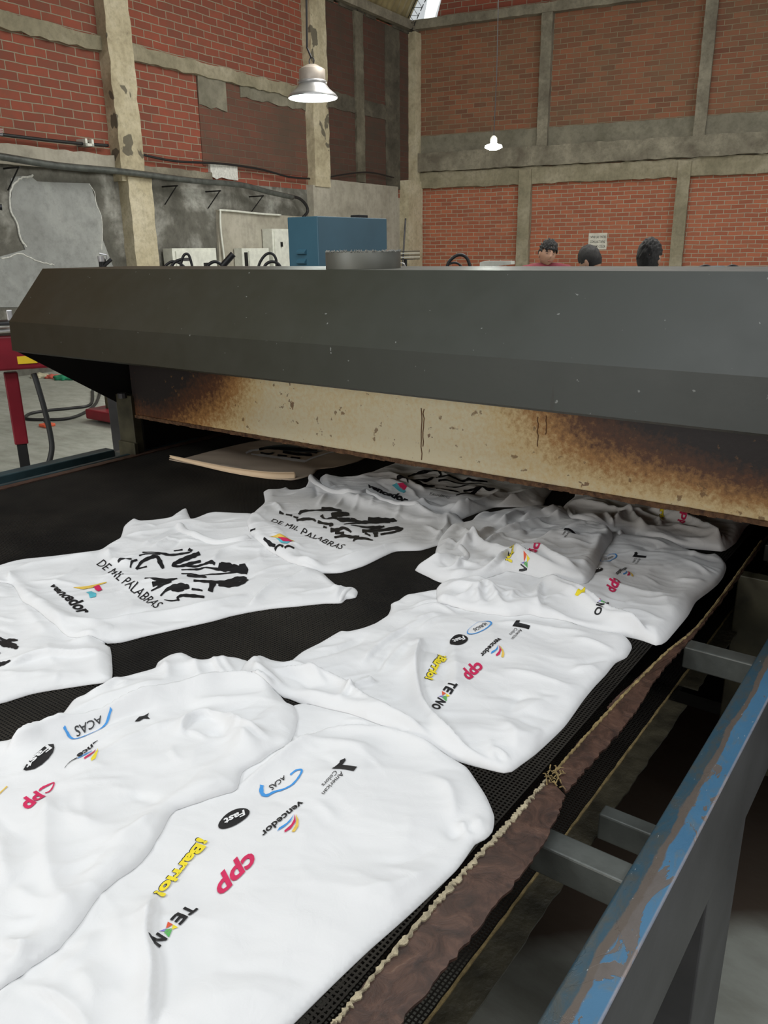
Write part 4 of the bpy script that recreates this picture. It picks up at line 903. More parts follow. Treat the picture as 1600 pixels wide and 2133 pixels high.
def shirt(key, label, px, folds, T=.008, r=.016, nrand=50, ang=0.6, amp=1.0, puff=.008, seed=1, mat=None, name='t_shirt', cat='t-shirt', step=.0048, group='white printed t-shirts on the belt', spread=.7):
    R_ = np.random.RandomState(seed)
    P = resample([B(p) for p in px])
    x0, y0 = P.min(0)-.03; x1, y1 = P.max(0)+.03
    i0, i1 = max(0, int((x0-GX0)/RES)), min(NXg-1, int((x1-GX0)/RES)+1); j0, j1 = max(0, int((y0-GY0)/RES)), min(NYg-1, int((y1-GY0)/RES)+1)
    X, Y = np.meshgrid(GX0+np.arange(i0, i1)*RES, GY0+np.arange(j0, j1)*RES, indexing='ij')
    ins = inside(P, X, Y); d, _, _, _ = seg_dist(P, X, Y, True); d = np.where(ins, d, 0)
    prev = HT[i0:i1, j0:j1]; base = np.maximum(blur(prev, 5), prev)
    e = np.clip(d/r, 0, 1); rim = T*np.sqrt(np.clip(1-(1-e)**2, 0, 1))
    taper = np.clip(d/.03, 0, 1); taper = taper*taper*(3-2*taper)
    FF = [(k, w, a, open_spline([B(q) for q in pts])) for k, w, a, pts in folds]
    # loose random creases
    cx_, cy_ = P[:, 0].mean(), P[:, 1].mean(); ex, ey = (x1-x0)/2, (y1-y0)/2
    for k in range(nrand):
        th = ang+R_.normal(0, spread)
        L = R_.uniform(.04, .17); c = np.array([R_.uniform(x0, x1), R_.uniform(y0, y1)]); bend = R_.uniform(-.35, .35)
        pts = [c+L*(u-.5)*np.array([math.cos(th+bend*(u-.5)*2), math.sin(th+bend*(u-.5)*2)]) for u in np.linspace(0, 1, 4)]
        FF.append((R_.choice(['r', 's', 'v', 'r']), R_.uniform(.004, .012), R_.uniform(.0012, .0046)*amp, np.array(pts)))
    FF = [(k, w*.85, a*(1.35 if i_ < len(folds) else 1), P_) for i_, (k, w, a, P_) in enumerate(FF)]
    f = fold_field(FF, X, Y)
    n = np.zeros(X.shape)
    for k in range(7):
        th = R_.uniform(0, 6.28); lam = R_.uniform(.09, .24); wv = np.array([math.cos(th), math.sin(th)])*2*math.pi/lam
        n += np.sin(X*wv[0]+Y*wv[1]+R_.uniform(0, 6.28)+1.2*np.sin(X*wv[1]*.6-Y*wv[0]*.5))
    n = (n/7)*puff*.9+puff*.3+ridged(X, Y, ang, seed*7)*amp*1.15
    for k in range(9):
        th = ang+R_.normal(0, .5)+math.pi/2; lam = R_.uniform(.018, .05); wv = np.array([math.cos(th), math.sin(th)])*2*math.pi/lam
        env = .5+.5*np.sin(X*R_.uniform(10, 30)+Y*R_.uniform(10, 30)+R_.uniform(0, 6)); n += .00014*amp*env*np.sin(X*wv[0]+Y*wv[1]+2*np.sin(X*17+Y*9+k))
    top = base+rim+(f+n)*taper; top = np.maximum(top, prev+.0018)
    low = prev.copy()
    HT[i0:i1, j0:j1] = np.where(ins, top, prev)
    def samp(A, p):
        u = (p[:, 0]-GX0)/RES-i0; v = (p[:, 1]-GY0)/RES-j0; u = np.clip(u, 0, A.shape[0]-1.001); v = np.clip(v, 0, A.shape[1]-1.001); a = u.astype(int); b = v.astype(int); fu = u-a; fv = v-b
        return A[a, b]*(1-fu)*(1-fv)+A[a+1, b]*fu*(1-fv)+A[a, b+1]*(1-fu)*fv+A[a+1, b+1]*fu*fv
    gx = np.arange(x0, x1, step); gy = np.arange(y0, y1, step*.9); Q = []
    for jj, yy in enumerate(gy):
        q = np.stack([gx+(step/2 if jj % 2 else 0), np.full(gx.shape, yy)], 1); Q.append(q)
    Q = np.concatenate(Q); dq = samp(d, Q); Q = Q[dq > .0042]
    nb = len(P); allp = [Vector(p) for p in P]+[Vector(q) for q in Q]
    vo, eo, fo, ov, oe, of = geometry.delaunay_2d_cdt(allp, [(i, (i+1) % nb) for i in range(nb)], [tuple(range(nb))], 1, 1e-6)
    vv = np.array([tuple(v) for v in vo]); isb = np.array([any(o < nb for o in l) for l in ov])
    zt = samp(top, vv); zb_ = samp(np.maximum(base, low), vv)+.0025; z = np.where(isb, zb_, zt)
    verts = [(a[0], a[1], ZB+b) for a, b in zip(vv, z)]; faces = [tuple(f) for f in fo]
    # skirt down to what lies beneath
    cnt = {}
    for fc in faces:
        for q in range(len(fc)):
            e_ = (fc[q], fc[(q+1) % len(fc)]); cnt[e_] = 1
    zl = samp(low, vv); low_id = {}
    for (a, b) in list(cnt):
        if (b, a) not in cnt:
            for q in (a, b):
                if q not in low_id: low_id[q] = len(verts); verts.append((vv[q][0], vv[q][1], ZB+zl[q]+.0004))
            faces.append((b, a, low_id[a], low_id[b]))
    o = mobj(name, verts, faces, mat or M_SHIRT, smooth=True)
    tag(o, label, cat, group)
    wv = [Vector(v) for v in verts]; bv = BVHTree.FromPolygons(wv, [f for f in faces])
    SH[key] = (o, bv); return o
def drape(key, V2, off=.0011, fallback=None):
    o, bv = SH[key]; out = []
    for x, y in V2:
        h = bv.ray_cast(Vector((x, y, 2)), Vector((0, 0, -1)))
        out.append((x, y, (h[0].z if h[0] else -9)+off))
    return out
def decal(key, V, F, mat, name='print', off=.0014, cell=.005, parent=None):
    V = np.array(V); bm = bmesh.new(); vs = [bm.verts.new((a[0], a[1], 0)) for a in V]
    for f in F:
        try: bm.faces.new([vs[i] for i in f])
        except ValueError: pass
    if not bm.faces: bm.free(); return None
    for ax in (0, 1):
        lo, hi = V[:, ax].min(), V[:, ax].max()
        for q in np.arange(lo+cell/2, hi, cell):
            no = (1, 0, 0) if ax == 0 else (0, 1, 0); co = (q, 0, 0) if ax == 0 else (0, q, 0)
            bmesh.ops.bisect_plane(bm, geom=list(bm.verts)+list(bm.edges)+list(bm.faces), dist=1e-6, plane_co=co, plane_no=no)
    bmesh.ops.triangulate(bm, faces=list(bm.faces)); bm.verts.index_update()
    P3 = drape(key, [(v.co.x, v.co.y) for v in bm.verts], off)
    F2 = [[v.index for v in f.verts] for f in bm.faces]; bm.free()
    F2 = [f for f in F2 if min(P3[i][2] for i in f) > 0]
    F2 = [f if ((P3[f[1]][0]-P3[f[0]][0])*(P3[f[2]][1]-P3[f[0]][1])-(P3[f[1]][1]-P3[f[0]][1])*(P3[f[2]][0]-P3[f[0]][0])) > 0 else f[::-1] for f in F2]
    use = sorted({i for f in F2 for i in f})
    if not use: return None
    mp = {a: i for i, a in enumerate(use)}
    return mobj(name, [P3[i] for i in use], [[mp[i] for i in f] for f in F2], mat, parent or SH[key][0], smooth=True)
def on_cloth(key, p):
    # the spot of the cloth's own surface seen at a point of the photograph
    r = Vector(ray(p)).normalized(); h = SH[key][1].ray_cast(Vector((0, 0, ZC)), r)
    return np.array([h[0].x, h[0].y]) if h[0] else B(p)
def shifted(key, pts):
    c = np.mean(np.array([q[:2] for q in pts], float), 0); d = on_cloth(key, c)-B(c)
    return lambda p: B(p)+d
def quad_map(c):
    P0, P1, P2 = [np.array(c[i], float) for i in range(3)]; P3 = np.array(c[3], float) if len(c) > 3 else P1+P2-P0
    return lambda u, v: (1-u)*(1-v)*P0+u*(1-v)*P1+(1-u)*v*P2+u*v*P3
def tri_poly(pts):
    t = geometry.tessellate_polygon([[Vector((p[0], p[1], 0)) for p in pts]]); return list(pts), [tuple(f) for f in t]
def brush_poly(st, to=B):
    P = [(a[0], a[1]) for a in st]; w = [a[2] for a in st]
    Q = spline([(p[0], p[1], ww) for p, ww in zip(P, w)], 5); L = []; R2 = []
    for i, q in enumerate(Q):
        d = (Q[min(i+1, len(Q)-1)]-Q[max(i-1, 0)]); d = Vector((d.x, d.y)); d = d.normalized() if d.length > 0 else Vector((1, 0)); n = Vector((-d.y, d.x))*max(.9, q.z*(.70+.10*math.sin(i*1.7)))
        L.append((q.x+n.x, q.y+n.y*.8)); R2.append((q.x-n.x, q.y-n.y*.8))
    V = L+R2; n = len(L); return V, [(i, i+1, n+i+1, n+i) for i in range(n-1)]
def brushes(key, strokes, ox, oy, s, mat='k', name='brush_lettering'):
    AV = []; AF = []
    for st in strokes:
        V, F = brush_poly(st); k = len(AV); to = shifted(key, [(ox+s*a[0], oy+s*a[1]) for a in st]); AV += [to((ox+s*a[0], oy+s*a[1])) for a in V]; AF += [tuple(i+k for i in f) for f in F]
    # strokes may overlap: drape each in one mesh
    return decal(key, AV, AF, INK[mat], name)
def txt(key, s, corners, mat='k', off=.02, name='lettering', to=None, parent=None, lift=.0014):
    to = to or shifted(key, corners)
    V, F = text_mesh(s, off); q = quad_map(corners); return decal(key, [to(q(u, v)) for u, v in V], F, INK[mat], name, lift, parent=parent)
def poly(key, pts, mat, name='emblem', to=None, lift=.0014, parent=None):
    to = to or shifted(key, pts)
    V, F = tri_poly(pts); return decal(key, [to(p) for p in V], F, INK[mat], name, lift, parent=parent)

# ---------------- sponsor logo set: one template, fitted on each shirt
TO = (860, 1200, .2875)
def T_(p): return (TO[0]+TO[2]*p[0], TO[1]+TO[2]*p[1])
ANCH = {'em': (785, 345), 'oval': (480, 375), 'fast': (332, 468), 'ven': (570, 510), 'cpp': (430, 690), 'bar': (165, 655), 'tek': (222, 868)}
def logos(key, centres, skip=(), reg=.15, lin=None):
    names = [k for k in centres]; A0 = np.array([B(T_(ANCH[k])) for k in names]); A1 = np.array([B(centres[k]) for k in names])
    if lin is None:
        X = A0-A0.mean(0); Yv = A1-A1.mean(0); I = np.eye(2); lam = reg*np.trace(X.T@X)/2
        A = (np.linalg.solve(X.T@X+lam*I, X.T@Yv+lam*I)).T
    else: A = lin
    def mk(k):
        c0 = B(T_(ANCH[k])); c1 = on_cloth(key, centres[k]); return lambda p: c1+A@(B(T_(p))-c0)
    if 'em' in centres and 'em' not in skip:
        to = mk('em'); e = poly(key, [(772, 317), (779, 325), (770, 342), (850, 357), (840, 373), (800, 365), (765, 359), (722, 353), (737, 340), (750, 331), (750, 322)], 'k', 'emblem', to)
        txt(key, 'American', [(776, 370), (712, 440), (797, 380)], 'k', .0, 'lettering', to); txt(key, 'Colors', [(742, 364), (698, 410), (762, 374)], 'k', .0, 'lettering', to)
    if 'oval' in centres and 'oval' not in skip:
        to = mk('oval'); V = []; n = 40
        for k in range(n):
            t = 2*math.pi*k/n; w = 1+.05*math.sin(t*1.0+1); 
            for q in (1.0*w, .90-.03*math.sin(t)): V.append((480+q*(92*math.cos(t)*.98-12*math.sin(t)), 375+q*(-28*math.cos(t)+38*math.sin(t))))
        F = [(2*i, 2*i+1, (2*i+3) % (2*n), (2*i+2) % (2*n)) for i in range(n)]
        decal(key, [to(p) for p in V], F, INK['b'], 'oval_ring')
        txt(key, 'HURACAS', [(524, 345), (434, 384), (541, 358), (450, 402)], 'k', .01, 'lettering', to)
    if 'fast' in centres and 'fast' not in skip:
        to = mk('fast'); pts = [(332+q*(64*math.cos(t)+14*math.sin(t)), 468+q*(-15*math.cos(t)+33*math.sin(t))) for t in np.linspace(0, 2*math.pi, 33)[:-1] for q in (1+.04*math.sin(3*t),)]
        f_ = poly(key, pts, 'k', 'badge', to)
        if f_: txt(key, 'Fast', [(365, 442), (283, 466), (383, 467), (302, 492)], 'w', .03, 'lettering', to, parent=f_, lift=.0024)
    if 'ven' in centres and 'ven' not in skip:
        to = mk('ven'); txt(key, 'vencedor', [(622, 448), (484, 556), (652, 468)], 'k', .025, 'lettering', to)
        poly(key, [(618, 503), (614, 530), (592, 549), (566, 560), (570, 548), (598, 534), (610, 520)], 'b', 'blue_blade', to)
        poly(key, [(622, 503), (641, 535), (630, 560), (607, 571), (601, 563), (624, 543), (628, 525)], 'r', 'red_blade', to)
        poly(key, [(627, 504), (652, 530), (663, 555), (656, 576), (640, 573), (647, 548), (642, 530)], 'o', 'yellow_blade', to)
    if 'cpp' in centres and 'cpp' not in skip:
        to = mk('cpp'); txt(key, 'cpp', [(448, 598), (338, 706), (517, 662)], 'r', .035, 'lettering', to)
    if 'bar' in centres and 'bar' not in skip:
        to = mk('bar'); txt(key, '\u00a1Barrio!', [(181, 546), (68, 732), (252, 572)], 'k', .045, 'shadow_lettering', to)
        txt(key, '\u00a1Barrio!', [(187, 550), (74, 736), (258, 576)], 'y', .045, 'lettering', to, lift=.0024)
    if 'tek' in centres and 'tek' not in skip:
        to = mk('tek'); c = [(265, 783), (128, 935), (326, 812), (185, 965)]; q = quad_map(c)
        def sub(u0, u1): return [q(u0, 0), q(u1, 0), q(u0, 1), q(u1, 1)]
        txt(key, 'T', sub(0, .17), 'k', .04, 'lettering', to); txt(key, 'E', sub(.20, .36), 'k', .04, 'lettering', to)
        for a, m in (([(.40, .5), (.40, 1), (.47, .75)], 'y'), ([(.40, 0), (.40, .5), (.50, .30)], 'e'), ([(.46, .75), (.58, 1), (.56, .55)], 'g'), ([(.49, .35), (.58, .0), (.53, .5)], 'p'), ([(.45, .7), (.52, .3), (.57, .5)], 'g')):
            poly(key, [q(*x) for x in a], m, 'colour_facet', to)
        txt(key, 'N', sub(.60, .76), 'k', .04, 'lettering', to)
        if 'tekO' not in skip: txt(key, 'O', sub(.79, 1.0), 'k', .04, 'lettering', to)
    return A

# kraft sheet lying under the hood
sheet_px = [(352, 953), (376, 952), (450, 933), (530, 915), (640, 900), (790, 925), (752, 954), (700, 968), (664, 973), (651, 984), (609, 995), (554, 990), (477, 979), (403, 963)]
shirt('sheet', 'tan kraft sheet with a curled front edge and a black and white print', sheet_px, [('r', .04, .006, [(380, 955), (450, 968), (520, 976)])], T=.002, r=.008, nrand=3, puff=.003, amp=.4, mat=M_PAPER, name='kraft_sheet', cat='sheet', group=None, step=.012)
cur = MB(); P = spline([tuple(onz(p, ZB+.012)) for p in ((352, 952), (403, 964), (477, 980), (554, 991), (610, 993))], 8)
V = []; m_ = 8
for i, q in enumerate(P):
    rr = .006+.010*i/len(P)
    for k in range(m_):
        a = -1.7+k*(2.7/(m_-1)); V.append((q.x-.2*rr*math.cos(a), q.y+.2*rr+rr*math.cos(a), q.z+rr*math.sin(a)+.002))
F = [(i*m_+k, i*m_+k+1, (i+1)*m_+k+1, (i+1)*m_+k) for i in range(len(P)-1) for k in range(m_-1)]
o = mobj('curled_edge', V, F, M_PAPER2, SH['sheet'][0], smooth=True); s_ = o.modifiers.new('t', 'SOLIDIFY'); s_.thickness = .0015
ws = [[(15, 148, 8), (60, 128, 12), (110, 125, 10)]]+[[(120+i*52, 150+i*9, 10), (150+i*52, 150+i*9+6, 12), (175+i*52, 140+i*10, 8)] for i in range(6)]
def sk(p): return B((340+.275*(620+(p[0]-15)), 900+.275*(p[1])))
for mcol, sts in (('w', [[(20, 150, 10), (60, 130, 14), (130, 120, 10), (220, 95, 6)], [(60, 155, 8), (150, 165, 16), (260, 180, 16), (360, 195, 18), (470, 210, 16)], [(470, 210, 10), (540, 180, 10), (640, 150, 6), (700, 140, 4)]]),
                  ('k', [[(120, 120, 14), (240, 110, 24), (380, 120, 34), (480, 130, 30), (560, 140, 24)], [(130, 145, 10), (190, 155, 10), (230, 148, 8)], [(260, 165, 12), (330, 172, 10)], [(360, 182, 10), (430, 190, 10)], [(300, 140, 16), (420, 160, 20), (520, 165, 16)]]),
                  ('s', [[(160, 108, 8), (300, 95, 10), (420, 105, 8)], [(300, 130, 6), (450, 140, 8), (600, 135, 6)]])):
    AV = []; AF = []
    for st in sts:
        V, F = brush_poly(st); k = len(AV); AV += [sk(a) for a in V]; AF += [tuple(i+k for i in f) for f in F]
    decal('sheet', AV, AF, INK[mcol], 'print_'+{'w': 'white', 'k': 'black', 's': 'grey'}[mcol], .0011+(.0006 if mcol != 'w' else 0)+(.0005 if mcol == 's' else 0), .012)

# ---------------- left row
L0 = [(-260, 1235), (-80, 1206), (0, 1208), (25, 1212), (90, 1250), (170, 1290), (240, 1310), (216, 1334), (228, 1341), (232, 1365), (230, 1408), (180, 1418), (100, 1430), (60, 1438), (12, 1453), (0, 1456), (-80, 1480), (-260, 1530)]
shirt('L0', 'white t-shirt cut off by the left frame edge, showing only ends of black lettering', L0, [
    ('s', .030, .012, [(0, 1398), (60, 1376), (110, 1368), (180, 1366), (225, 1358)]), ('r', .010, .006, [(140, 1335), (170, 1338), (200, 1330)]), ('v', .008, .004, [(80, 1362), (140, 1362), (190, 1362)]),
    ('r', .012, .006, [(215, 1350), (226, 1360), (228, 1380)]), ('r', .015, .005, [(40, 1250), (70, 1290), (100, 1330)]), ('r', .02, .006, [(0, 1420), (60, 1410), (120, 1400)])], seed=11, nrand=36, ang=.7)
brushes('L0', [[(-40, 165, 30), (40, 190, 40), (110, 200, 50), (150, 235, 36), (165, 220, 20)], [(-20, 140, 14), (50, 165, 24), (110, 150, 26), (165, 155, 14)], [(-30, 260, 20), (0, 280, 16)], [(-20, 370, 34), (40, 368, 26), (100, 362, 12)]], 0, 1300, .225)
L3 = [(668, 1006), (668, 990), (682, 987), (712, 991), (758, 985), (788, 975), (819, 963), (850, 950), (900, 938), (1000, 955), (1100, 985), (1150, 1006), (1147, 1021), (1137, 1034), (1132, 1046), (1107, 1050), (1034, 1051), (1015, 1056), (992, 1064), (971, 1072), (940, 1086), (880, 1092), (800, 1070), (720, 1045)]
shirt('L3', 'white t-shirt with black brush lettering, farthest of its row, half in shade under the hood', L3, [
    ('s', .020, .016, [(1150, 1012), (1080, 1040), (1030, 1052), (980, 1060), (930, 1070)]), ('r', .012, .010, [(870, 1045), (900, 1062), (960, 1060), (1010, 1046), (1050, 1025)]),
    ('r', .014, .012, [(740, 1000), (800, 995), (850, 1010), (890, 1030)]), ('r', .008, .006, [(1020, 1040), (1060, 1030), (1110, 1022)]), ('v', .008, .006, [(860, 1030), (890, 1045), (930, 1055)]), ('r', .012, .008, [(790, 1005), (830, 1012), (860, 1030), (880, 1050)])], seed=12, nrand=60, ang=.2, amp=1.5, puff=.012)
brushes('L3', [[(420, 160, 12), (470, 145, 10), (540, 140, 8), (600, 130, 10), (640, 125, 12), (680, 150, 10), (660, 165, 8)], [(440, 150, 4), (520, 130, 8), (600, 122, 6)], [(480, 185, 8), (560, 190, 14), (620, 165, 8)],
    [(640, 200, 10), (700, 180, 14), (760, 180, 12), (850, 200, 14), (900, 190, 16), (960, 215, 14), (1050, 220, 8)], [(660, 210, 10), (720, 205, 8), (800, 215, 8), (900, 225, 10), (1000, 225, 6)], [(330, 175, 8), (400, 180, 14), (420, 210, 4)], [(440, 200, 10), (520, 225, 14), (580, 230, 10), (630, 230, 8)],
    [(640, 260, 12), (700, 265, 8), (780, 275, 10), (830, 290, 6)], [(720, 240, 6), (800, 250, 8), (900, 240, 8)], [(800, 320, 10), (840, 300, 12), (900, 290, 10), (950, 285, 8)], [(860, 270, 14), (930, 265, 10), (1010, 255, 12), (1060, 275, 12), (1105, 268, 12)], [(920, 285, 10), (960, 270, 14), (1020, 250, 8)]], 740, 950, .2625)
txt('L3', 'vencedor', K(740, 950, .2625, [(90, 262), (392, 375), (108, 232), (440, 335)]), 'k', .05)
txt('L3', 'PALABRAS', K(740, 950, .2625, [(590, 300), (740, 345), (600, 285), (760, 330)]), 'k', -.01)
poly('L3', K(740, 950, .2625, [(290, 235), (330, 232), (370, 262), (402, 285), (385, 300), (350, 278)]), 'c', 'cyan_swoosh'); poly('L3', K(740, 950, .2625, [(330, 225), (380, 235), (412, 255), (385, 270), (355, 250)]), 'r', 'red_swoosh')
L1 = [(-70, 1190), (0, 1173), (50, 1161), (112, 1154), (170, 1147), (205, 1142), (225, 1130), (250, 1115), (258, 1092), (268, 1082), (280, 1076), (297, 1081), (350, 1075), (368, 1064), (386, 1054), (392, 1066), (400, 1077), (430, 1066), (450, 1063), (500, 1065), (530, 1068), (580, 1100), (620, 1150), (656, 1181), (672, 1188), (685, 1200), (708, 1217), (736, 1218), (745, 1227), (740, 1238), (721, 1241), (710, 1249), (674, 1250), (616, 1256), (570, 1260), (524, 1267), (480, 1276), (444, 1286), (372, 1302), (300, 1318), (246, 1331), (180, 1332), (140, 1325), (112, 1306), (75, 1273), (45, 1250), (20, 1214), (-70, 1220)]
shirt('L1', 'white t-shirt with large black brush lettering above a red and cyan swoosh', L1, [
    ('s', .022, .012, [(24, 1190), (20, 1205), (27, 1225), (45, 1250), (75, 1272), (108, 1297), (128, 1316)]), ('r', .016, .008, [(30, 1188), (60, 1180), (100, 1172), (170, 1160), (215, 1150)]),
    ('s', .016, .010, [(655, 1185), (600, 1208), (560, 1225), (530, 1250), (515, 1266)]), ('v', .007, .004, [(590, 1212), (640, 1192)]),
    ('r', .018, .010, [(222, 1140), (232, 1160), (250, 1172), (290, 1175)]), ('v', .012, .006, [(230, 1150), (240, 1165), (280, 1165)]),
    ('r', .010, .006, [(250, 1120), (300, 1112), (350, 1102), (372, 1096)]), ('r', .008, .005, [(290, 1145), (330, 1120), (365, 1100)]), ('r', .007, .005, [(310, 1150), (360, 1120), (385, 1105)]),
    ('v', .010, .006, [(385, 1120), (360, 1140), (330, 1150)]), ('r', .010, .006, [(440, 1180), (460, 1150), (500, 1140), (540, 1130)]), ('r', .008, .005, [(500, 1190), (540, 1170), (600, 1160)]), ('r', .008, .005, [(520, 1205), (570, 1185), (630, 1175)]),
    ('r', .014, .008, [(130, 1300), (180, 1305), (240, 1298), (330, 1280), (440, 1262), (520, 1235)]), ('v', .010, .005, [(170, 1295), (240, 1290), (320, 1270)]),
    ('r', .010, .004, [(205, 1215), (240, 1195), (280, 1190)]), ('r', .008, .005, [(250, 1230), (300, 1215), (345, 1212)]), ('r', .010, .004, [(50, 1210), (120, 1215), (180, 1225)]),
    ('r', .010, .007, [(660, 1190), (690, 1215), (705, 1240)]), ('r', .006, .005, [(620, 1240), (670, 1232), (710, 1225)]), ('r', .010, .006, [(700, 1247), (706, 1232), (722, 1220)])], seed=13, nrand=70, ang=.9, amp=.9)
brushes('L1', [[(-10, 433, 8), (60, 428, 5), (130, 432, 12), (200, 440, 16), (280, 432, 14), (335, 425, 8)], [(215, 410, 6), (280, 404, 8)], [(322, 398, 16), (348, 414, 18)],
    [(405, 432, 22), (360, 450, 28), (290, 475, 24), (225, 500, 20), (212, 515, 14), (260, 518, 14), (330, 500, 18), (412, 483, 12)], [(300, 520, 8), (370, 522, 12), (430, 510, 10), (480, 500, 18), (515, 512, 12)],
    [(270, 558, 5), (340, 550, 8), (400, 545, 10), (450, 535, 6), (540, 550, 16), (600, 560, 22)], [(540, 515, 28), (600, 530, 38), (680, 545, 38), (750, 568, 22)], [(556, 500, 14), (620, 515, 22), (640, 535, 18)], [(690, 515, 8), (722, 520, 16), (745, 550, 22)],
    [(270, 585, 6), (340, 580, 8), (400, 590, 12), (460, 585, 8), (560, 580, 8), (665, 575, 8)], [(310, 590, 12), (400, 600, 26), (455, 605, 10)], [(360, 640, 16), (440, 640, 20), (520, 640, 20), (600, 635, 30), (680, 610, 30), (745, 605, 14)],
    [(500, 640, 34), (480, 705, 24)], [(540, 655, 28), (620, 660, 30), (700, 650, 26), (755, 622, 16)], [(5, 605, 10), (80, 615, 16), (160, 620, 18), (240, 605, 12)], [(60, 650, 22), (110, 640, 24), (180, 620, 14)], [(50, 692, 6), (120, 665, 10), (200, 640, 10)],
    [(118, 728, 8), (170, 690, 14), (240, 680, 28), (310, 680, 28), (322, 692, 10)], [(200, 690, 14), (250, 700, 12), (290, 695, 10)], [(345, 685, 12), (400, 695, 14), (425, 702, 6)], [(252, 770, 10), (245, 740, 14), (280, 730, 18), (350, 740, 22), (438, 750, 14)], [(145, 760, 4), (200, 775, 10), (250, 770, 8)]], 300, 1030, .2875)
brushes('L1', [[(980, 545, 8), (1030, 530, 16), (1095, 525, 10)], [(1085, 600, 8), (1100, 570, 12), (1145, 550, 10)], [(1135, 622, 16), (1180, 572, 16), (1250, 540, 20), (1310, 530, 20), (1335, 570, 28), (1362, 620, 16)], [(1150, 620, 8), (1225, 603, 8)], [(1160, 515, 8), (1220, 498, 8), (1335, 493, 8)]], 0, 1030, .25)
txt('L1', 'DE MIL PALABRAS', K(0, 1030, .25, [(800, 575), (1290, 955), (862, 532), (1365, 905)]), 'k', .0)
txt('L1', 'vencedor', K(0, 1030, .25, [(405, 745), (650, 985), (470, 742), (780, 940)]), 'k', .03)
poly('L1', K(0, 1030, .25, [(608, 786), (680, 778), (775, 758), (850, 738), (890, 730), (885, 740), (800, 768), (770, 785), (700, 797)]), 'o', 'gold_swoosh'); poly('L1', K(0, 1030, .25, [(778, 770), (820, 752), (853, 795), (820, 813), (795, 797)]), 'r', 'red_swoosh', lift=.0022)
poly('L1', K(0, 1030, .25, [(715, 808), (760, 795), (802, 822), (800, 848), (750, 863), (735, 822)]), 'c', 'cyan_swoosh')
def band(key, px, w, h, name, mat=None):
    o_, bv = SH[key]; P = open_spline([B(p) for p in px], 8); V = []; m = 9
    for i, p in enumerate(P):
        d = P[min(i+1, len(P)-1)]-P[max(i-1, 0)]; d = d/np.linalg.norm(d); n = np.array([-d[1], d[0]]); tp = min(1, min(i, len(P)-1-i)/4+.25)
        for k in range(m):
            a = math.pi*k/(m-1); q = p+n*w*tp*math.cos(a); hh = bv.ray_cast(Vector((q[0], q[1], 2)), Vector((0, 0, -1)))
            z = hh[0].z if hh[0] else ZB+.002
            hc = bv.ray_cast(Vector((p[0], p[1], 2)), Vector((0, 0, -1))); zc_ = hc[0].z if hc[0] else z
            V.append((q[0], q[1], min(z, zc_)*(1-math.sin(a))+zc_*math.sin(a)+h*tp*math.sin(a)-.0006))
    F = [(i*m+k, i*m+k+1, (i+1)*m+k+1, (i+1)*m+k) for i in range(len(P)-1) for k in range(m-1)]
    return mobj(name, V, F, mat or M_SHIRT, o_, smooth=True)
band('L1', [(371, 1093), (382, 1106), (400, 1117), (430, 1126), (470, 1131), (500, 1130), (520, 1124)], .013, .012, 'collar')
band('L1', [(708, 1248), (716, 1236), (732, 1222)], .006, .004, 'sleeve_hem')
L2 = [(519, 1107), (515, 1088), (530, 1062), (551, 1042), (549, 1021), (556, 1017), (580, 1016), (596, 1011), (606, 1017), (632, 1015), (642, 1000), (643, 990), (653, 987), (664, 998), (675, 1012), (692, 1020), (722, 1031), (745, 1031), (763, 1024), (780, 1036), (800, 1047), (830, 1056), (875, 1060), (915, 1078), (950, 1074), (968, 1084), (976, 1096), (965, 1112), (935, 1124), (908, 1131), (875, 1140), (826, 1142), (800, 1152), (758, 1172), (710, 1186), (668, 1187), (629, 1182), (599, 1170), (569, 1152), (539, 1132), (523, 1117)]
shirt('L2', 'white t-shirt with gold swoosh and dense brush lettering, collar overlapping the shaded shirt', L2, [
    ('s', .020, .014, [(521, 1110), (545, 1135), (575, 1155), (605, 1170), (640, 1178), (675, 1184)]), ('r', .012, .008, [(860, 1062), (900, 1078), (945, 1080)]), 
    ('v', .008, .005, [(655, 1012), (660, 1030), (650, 1045)]), ('r', .008, .006, [(680, 1025), (672, 1045), (660, 1060)]), ('r', .007, .006, [(715, 1038), (705, 1055), (690, 1065)]), ('r', .007, .006, [(750, 1038), (742, 1055), (730, 1068)]), ('r', .007, .005, [(780, 1045), (772, 1060)]),
    ('r', .010, .008, [(555, 1045), (575, 1052), (590, 1070)]), ('v', .008, .006, [(562, 1035), (590, 1030), (620, 1025)]), ('r', .014, .008, [(680, 1178), (740, 1160), (800, 1140), (830, 1130)]), ('v', .007, .004, [(700, 1165), (770, 1145), (820, 1128)]),
    ('s', .012, .008, [(900, 1130), (920, 1110), (932, 1095), (930, 1080)]), ('r', .008, .006, [(880, 1095), (905, 1105), (925, 1120)]), ('r', .008, .006, [(940, 1090), (932, 1105), (918, 1118)]), ('r', .010, .006, [(835, 1060), (830, 1075), (815, 1090)]), ('r', .012, .006, [(560, 1120), (600, 1135), (640, 1150)])], seed=14, nrand=70, ang=1.0, amp=1.0)
